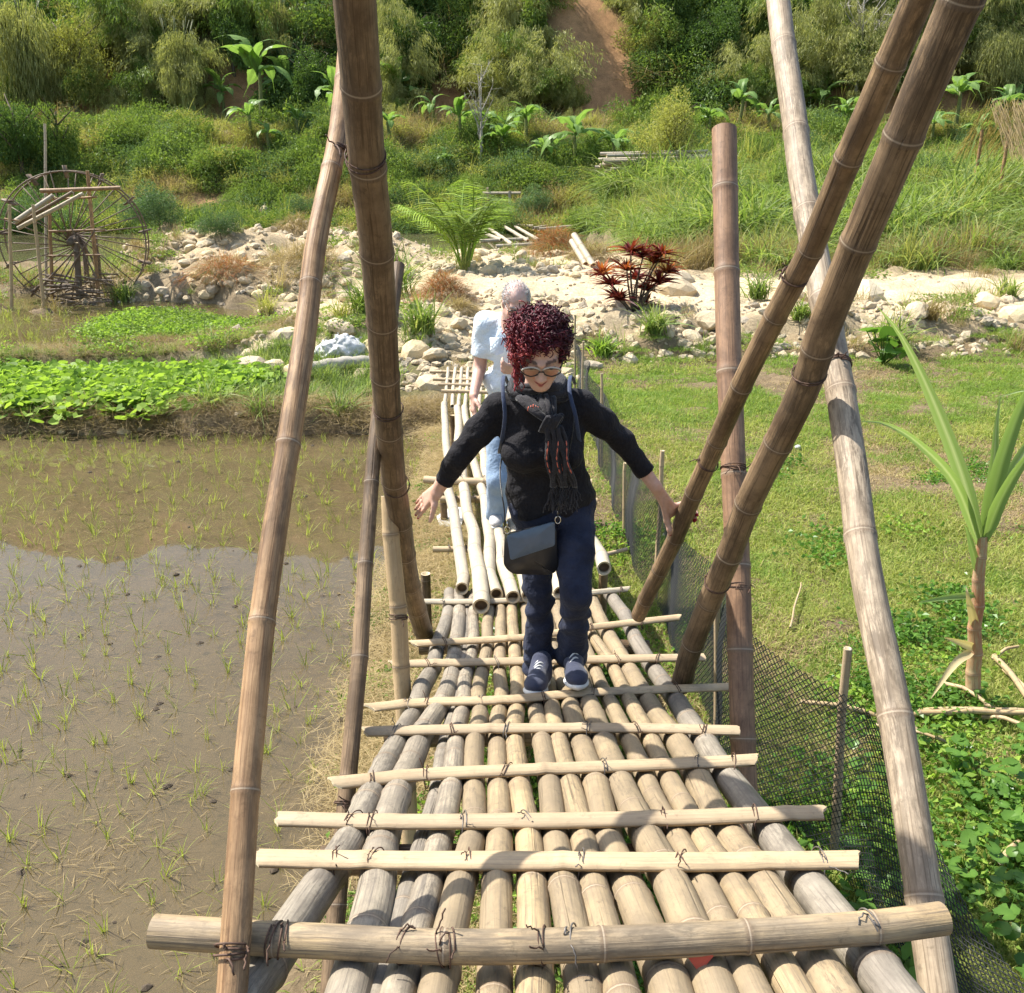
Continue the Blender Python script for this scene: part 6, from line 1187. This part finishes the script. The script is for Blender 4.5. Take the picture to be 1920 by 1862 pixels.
# ---------------------------------------------------------------- bare trees
def bare_tree(x, y, hp, lb, mat, seed, spread=.5):
    p = hit(x, y); h = hp/ppm(p); rng = np.random.default_rng(seed); o = empty('bare_tree', tuple(p), lb, 'bare tree'); mb = MB(); tr = catmull([p-[0, 0, .2], p+[.02*h, 0, h*.5], p+[-.01*h, 0, h]], 12); tube(mb, tr, np.linspace(.022*h, .004*h, 12), 7); mb.build('trunk', mat, o)
    mb = MB()
    for i in range(13):
        t = rng.uniform(.3, .95); b = tr[int(t*11)]; a = rng.uniform(0, 6.28); L = h*rng.uniform(.25, .5)*(1.15-t*.5); e = b+np.array([math.cos(a)*spread, math.sin(a)*spread, .85])*L; Q = catmull([b, lerp(b, e, .5)+[0, 0, -.04*L], e], 7); tube(mb, Q, np.linspace(.007*h, .002*h, 7), 5)
        for j in range(4): u = Q[rng.integers(2, 7)]; v = u+unit(rng.normal(0, 1, 3)+[0, 0, .9])*L*rng.uniform(.25, .5); tube(mb, np.stack([u, v]), [.0028*h, .001*h], 4)
    mb.build('branches', mat, o)
bare_tree(900, 325, 170, 'small leafless pale tree on the far bank in the middle', M_BARKP, 5); bare_tree(1600, 200, 190, 'leafless whitish tree between the pale and the leaning poles', M_BARKP, 9, .7); bare_tree(1632, 205, 150, 'thinner leafless tree right beside the whitish bare tree', M_BARKP, 12, .6); bare_tree(195, 80, 95, 'leafless tree near the upper left corner of the slope', M_BARK, 15)
# ---------------------------------------------------------------- the wooded slope
BUSH = [bush_mesh(700, G_DARK, 2600, .09, .042), bush_mesh(701, G_MID, 2600, .085, .04), bush_mesh(702, G_YEL, 2500, .08, .03), bush_mesh(703, G_BLUE, 2600, .07, .028), bush_mesh(704, G_MID, 2000, .12, .055), plume_mesh(705, G_BAMB, 2600, 1.3, .12, .017), bush_mesh(706, G_DRY, 1200, .09, .022), twig_mesh(707, G_DRY, 260, 1.0, .9, .014, .8), tuft_mesh(708, G_YEL, 140, 1.0, .025, .6, .9, .25, 4), bush_mesh(709, G_DARK, 1900, .13, .06), plume_mesh(710, G_BAMB, 3600, 2.0, .13, .018), plume_mesh(711, G_MID, 3200, 1.8, .14, .022), tuft_mesh(712, G_STRAW, 150, .9, .016, .6, .6, .3, 4)]
hr = np.random.default_rng(41)
y = 45.6+hr.uniform(0, 1, 14500)**1.5*62; x = hr.uniform(-1, 1, 14500)*(.8*y+4); z = terr(x, y); P = np.stack([x, y, z], -1); P = P[in_view(P, 520, -900)]; P = P[(P[:, 2]+1.5)/P[:, 1] < .31+.035*wob(P[:, 0]*.2, P[:, 1]*0)]
sc_ = scar(P[:, 0], P[:, 1]); terrace = (P[:, 1] > 58.2) & (P[:, 1] < 61.5); n1 = wob(P[:, 0]*.17+1, P[:, 1]*.13); n2 = wob(P[:, 0]*.4, P[:, 1]*.35+2); keep = (hr.random(len(P)) > sc_*2.2) & ~(terrace & (hr.random(len(P)) < .72)); P, n1, n2, terrace = P[keep], n1[keep], n2[keep], terrace[keep]
r = hr.random(len(P)); lower = P[:, 1] < 59; idx = np.where(lower, np.where(n2 > .25, np.where(r < .35, 8, np.where(r < .6, 12, np.where(r < .75, 6, np.where(r < .85, 7, 2)))), np.where(r < .35, 2, np.where(r < .65, 1, np.where(r < .85, 3, 4)))), np.where(n1 > .2, np.where(r < .35, 10, np.where(r < .6, 5, np.where(r < .8, 11, 2))), np.where(n1 < -.35, np.where(r < .5, 0, np.where(r < .75, 9, 11)), np.where(r < .3, 1, np.where(r < .55, 4, np.where(r < .75, 9, np.where(r < .9, 3, 7)))))))
s = hr.uniform(.45, 1.25, len(P))*np.where(lower, 1.15, 1.85)*np.where(terrace, .35, 1)*np.where(P[:, 1] > 85, 1.6, 1.)
scatter('hillside_scrub', P-[0, 0, .15], BUSH, idx, scl=np.stack([s*hr.uniform(.75, 1.3, len(P)), s, s*hr.uniform(.7, 1.5, len(P))], -1), label='dense mixed scrub and undergrowth covering the steep far slope', cat='scrub')
# trees that can be told apart on the slope
def crown_mesh(seed, mat, n, l, w, kind):
    rng = np.random.default_rng(seed); mb = MB(); lo = lobes_of(18, .9, .34, rng, .9); p, d = blob_pts(n, lo, rng, .6); dd = d*.6+rng.normal(0, .55, (n, 3))
    if kind == 'hang': dd = d*.3+rng.normal(0, .35, (n, 3)); dd[:, 2] -= .9
    leaves(mb, p, dd, l*rng.uniform(.6, 1.3, n), w, rng=rng, droop=.15); return proto(mb, 'crown', mat)
CROWN = {'dark': crown_mesh(801, G_DARK, 9500, .062, .030, ''), 'mid': crown_mesh(802, G_MID, 9500, .062, .028, ''), 'broad': crown_mesh(803, G_MID, 5200, .10, .05, ''), 'pale': crown_mesh(804, G_YEL, 9500, .062, .02, ''), 'bamboo': crown_mesh(805, G_BAMB, 11000, .09, .013, 'hang'), 'blue': crown_mesh(806, G_BLUE, 9500, .055, .02, '')}
def limb_mesh(seed):
    rng = np.random.default_rng(seed); mb = MB(); tube(mb, catmull([(0, 0, -.1), (.03, .02, .4), (-.02, 0, .8), (.02, 0, 1.2)], 12), np.linspace(.05, .02, 12), 7)
    for i in range(7): a = rng.uniform(0, 6.28); t = rng.uniform(.45, 1.1); e = np.array([math.cos(a)*.5, math.sin(a)*.5, t+.35]); tube(mb, catmull([(0, 0, t), e*.5+[0, 0, t*.5], e], 6), np.linspace(.022, .006, 6), 5)
    return proto(mb, 'trunk', M_BARK, True)
def culms_mesh(seed):
    rng = np.random.default_rng(seed); mb = MB()
    for i in range(14): a = rng.uniform(0, 6.28); o_ = rng.uniform(.1, .45); b = np.array([rng.normal(0, .08), rng.normal(0, .08), -.1]); tube(mb, catmull([b, b+[math.cos(a)*o_*.3, math.sin(a)*o_*.3, .9], b+[math.cos(a)*o_, math.sin(a)*o_, 1.55]], 7), np.linspace(.016, .006, 7), 5)
    return proto(mb, 'trunk', M_STEM, True)
LIMB = [limb_mesh(811), limb_mesh(812)]; CUL = culms_mesh(813)
TREES = [(60, 232, 55, 120, 'bamboo', 'big yellow-green bamboo clump filling the top left corner'), (150, 225, 70, 80, 'pale', 'yellowish bushy tree right of the corner bamboo'), (45, 345, 215, 75, 'dark', 'dark vine-covered tree at the left edge above the waterwheel'), (120, 330, 220, 60, 'mid', 'vine-draped tree behind the tall wheel post'), (345, 228, 85, 72, 'bamboo', 'hanging pale bamboo clump above the small banana plant'), (290, 150, 95, 45, 'broad', 'small broad-leaved tree left of the hanging bamboo'), (440, 140, 45, 72, 'dark', 'dark tree on the slope above the large banana plant'), (520, 130, 30, 62, 'bamboo', 'bamboo clump with drooping tips above the large banana plant'), (590, 225, 120, 65, 'dark', 'dark shadowy tree immediately left of the leaning pole top'),
         (770, 165, 60, 80, 'dark', 'dark glossy tree right of the left leaning pole'), (720, 60, 10, 60, 'mid', 'tree at the top edge right of the left leaning pole'), (880, 80, 20, 70, 'mid', 'green tree at the top centre of the slope'), (930, 200, 130, 85, 'pale', 'wide pale shrubby tree on the slope left of the soil slip'), (1000, 110, 40, 55, 'broad', 'large-leaved tree overhanging the bare soil slip'), (1075, 205, 175, 34, 'mid', 'leafy bush at the foot of the bare soil slip'), (1260, 330, 225, 88, 'pale', 'rounded pale bush above the bamboo pile'), (1235, 110, 70, 50, 'pale', 'pale shrub right of the bare soil slip'), (1330, 130, 50, 75, 'dark', 'dark tree left of the pale leaning pole top'), (1410, 180, 110, 60, 'mid', 'mid-green tree just left of the pale leaning pole'), (1545, 110, 50, 62, 'mid', 'green tree right of the pale leaning pole top'), (1480, 60, 5, 60, 'dark', 'dark tree at the top edge behind the pale pole'), (1700, 180, 100, 80, 'dark', 'dark tree behind the crossed right poles'), (1860, 215, 105, 95, 'bamboo', 'tall dark bamboo grove at the upper right edge'), (1800, 100, 20, 80, 'mid', 'tree at the top right corner'),
         (300, 432, 390, 85, 'blue', 'round bluish green bush right of the waterwheel'), (415, 448, 420, 55, 'blue', 'smaller bluish green bush near the rubble bank'), (45, 440, 385, 60, 'blue', 'bluish bush behind the waterwheel at the left edge'), (225, 420, 395, 50, 'blue', 'bluish bush directly behind the waterwheel rim'), (590, 420, 390, 55, 'blue', 'bluish green bush behind the left leaning pole'), (770, 408, 375, 50, 'blue', 'bluish bush between pole and palm fronds'), (1010, 405, 385, 62, 'blue', 'low bluish bush behind the bamboo frame'), (890, 395, 350, 45, 'mid', 'green bush behind the palm fronds'), (1750, 350, 320, 55, 'blue', 'bluish bush in the tall grass near the shelter'), (1420, 330, 280, 55, 'mid', 'bush behind the reddish post above the tall grass')]
for k, (x, yb, yc, rp2, kind, lb) in enumerate(TREES):
    p = hit(x, yb); m = 1/ppm(p); c = np.array([0, 0, (yb-yc)*m]); R_ = rp2*m*.95; bam = kind == 'bamboo'; low = kind == 'blue' or yb > 300 and kind in ('pale', 'mid') and yb > 320
    o = empty('bamboo_clump' if bam else ('bush' if low else 'tree'), tuple(p), lb, 'bamboo clump' if bam else ('bush' if low else 'tree'), rz=hr.uniform(0, 6.28))
    hgt = max(c[2], .3); link('trunk', CUL if bam else LIMB[k % 2], None, o, (0, 0, 0), None, (hgt*.75, hgt*.75, hgt*.85)); sz = (c[2]+R_*.95)/1.5; link('crown', CROWN[kind], None, o, (0, 0, .36*sz), (0, 0, hr.uniform(0, 6.28)), (R_, R_, sz))
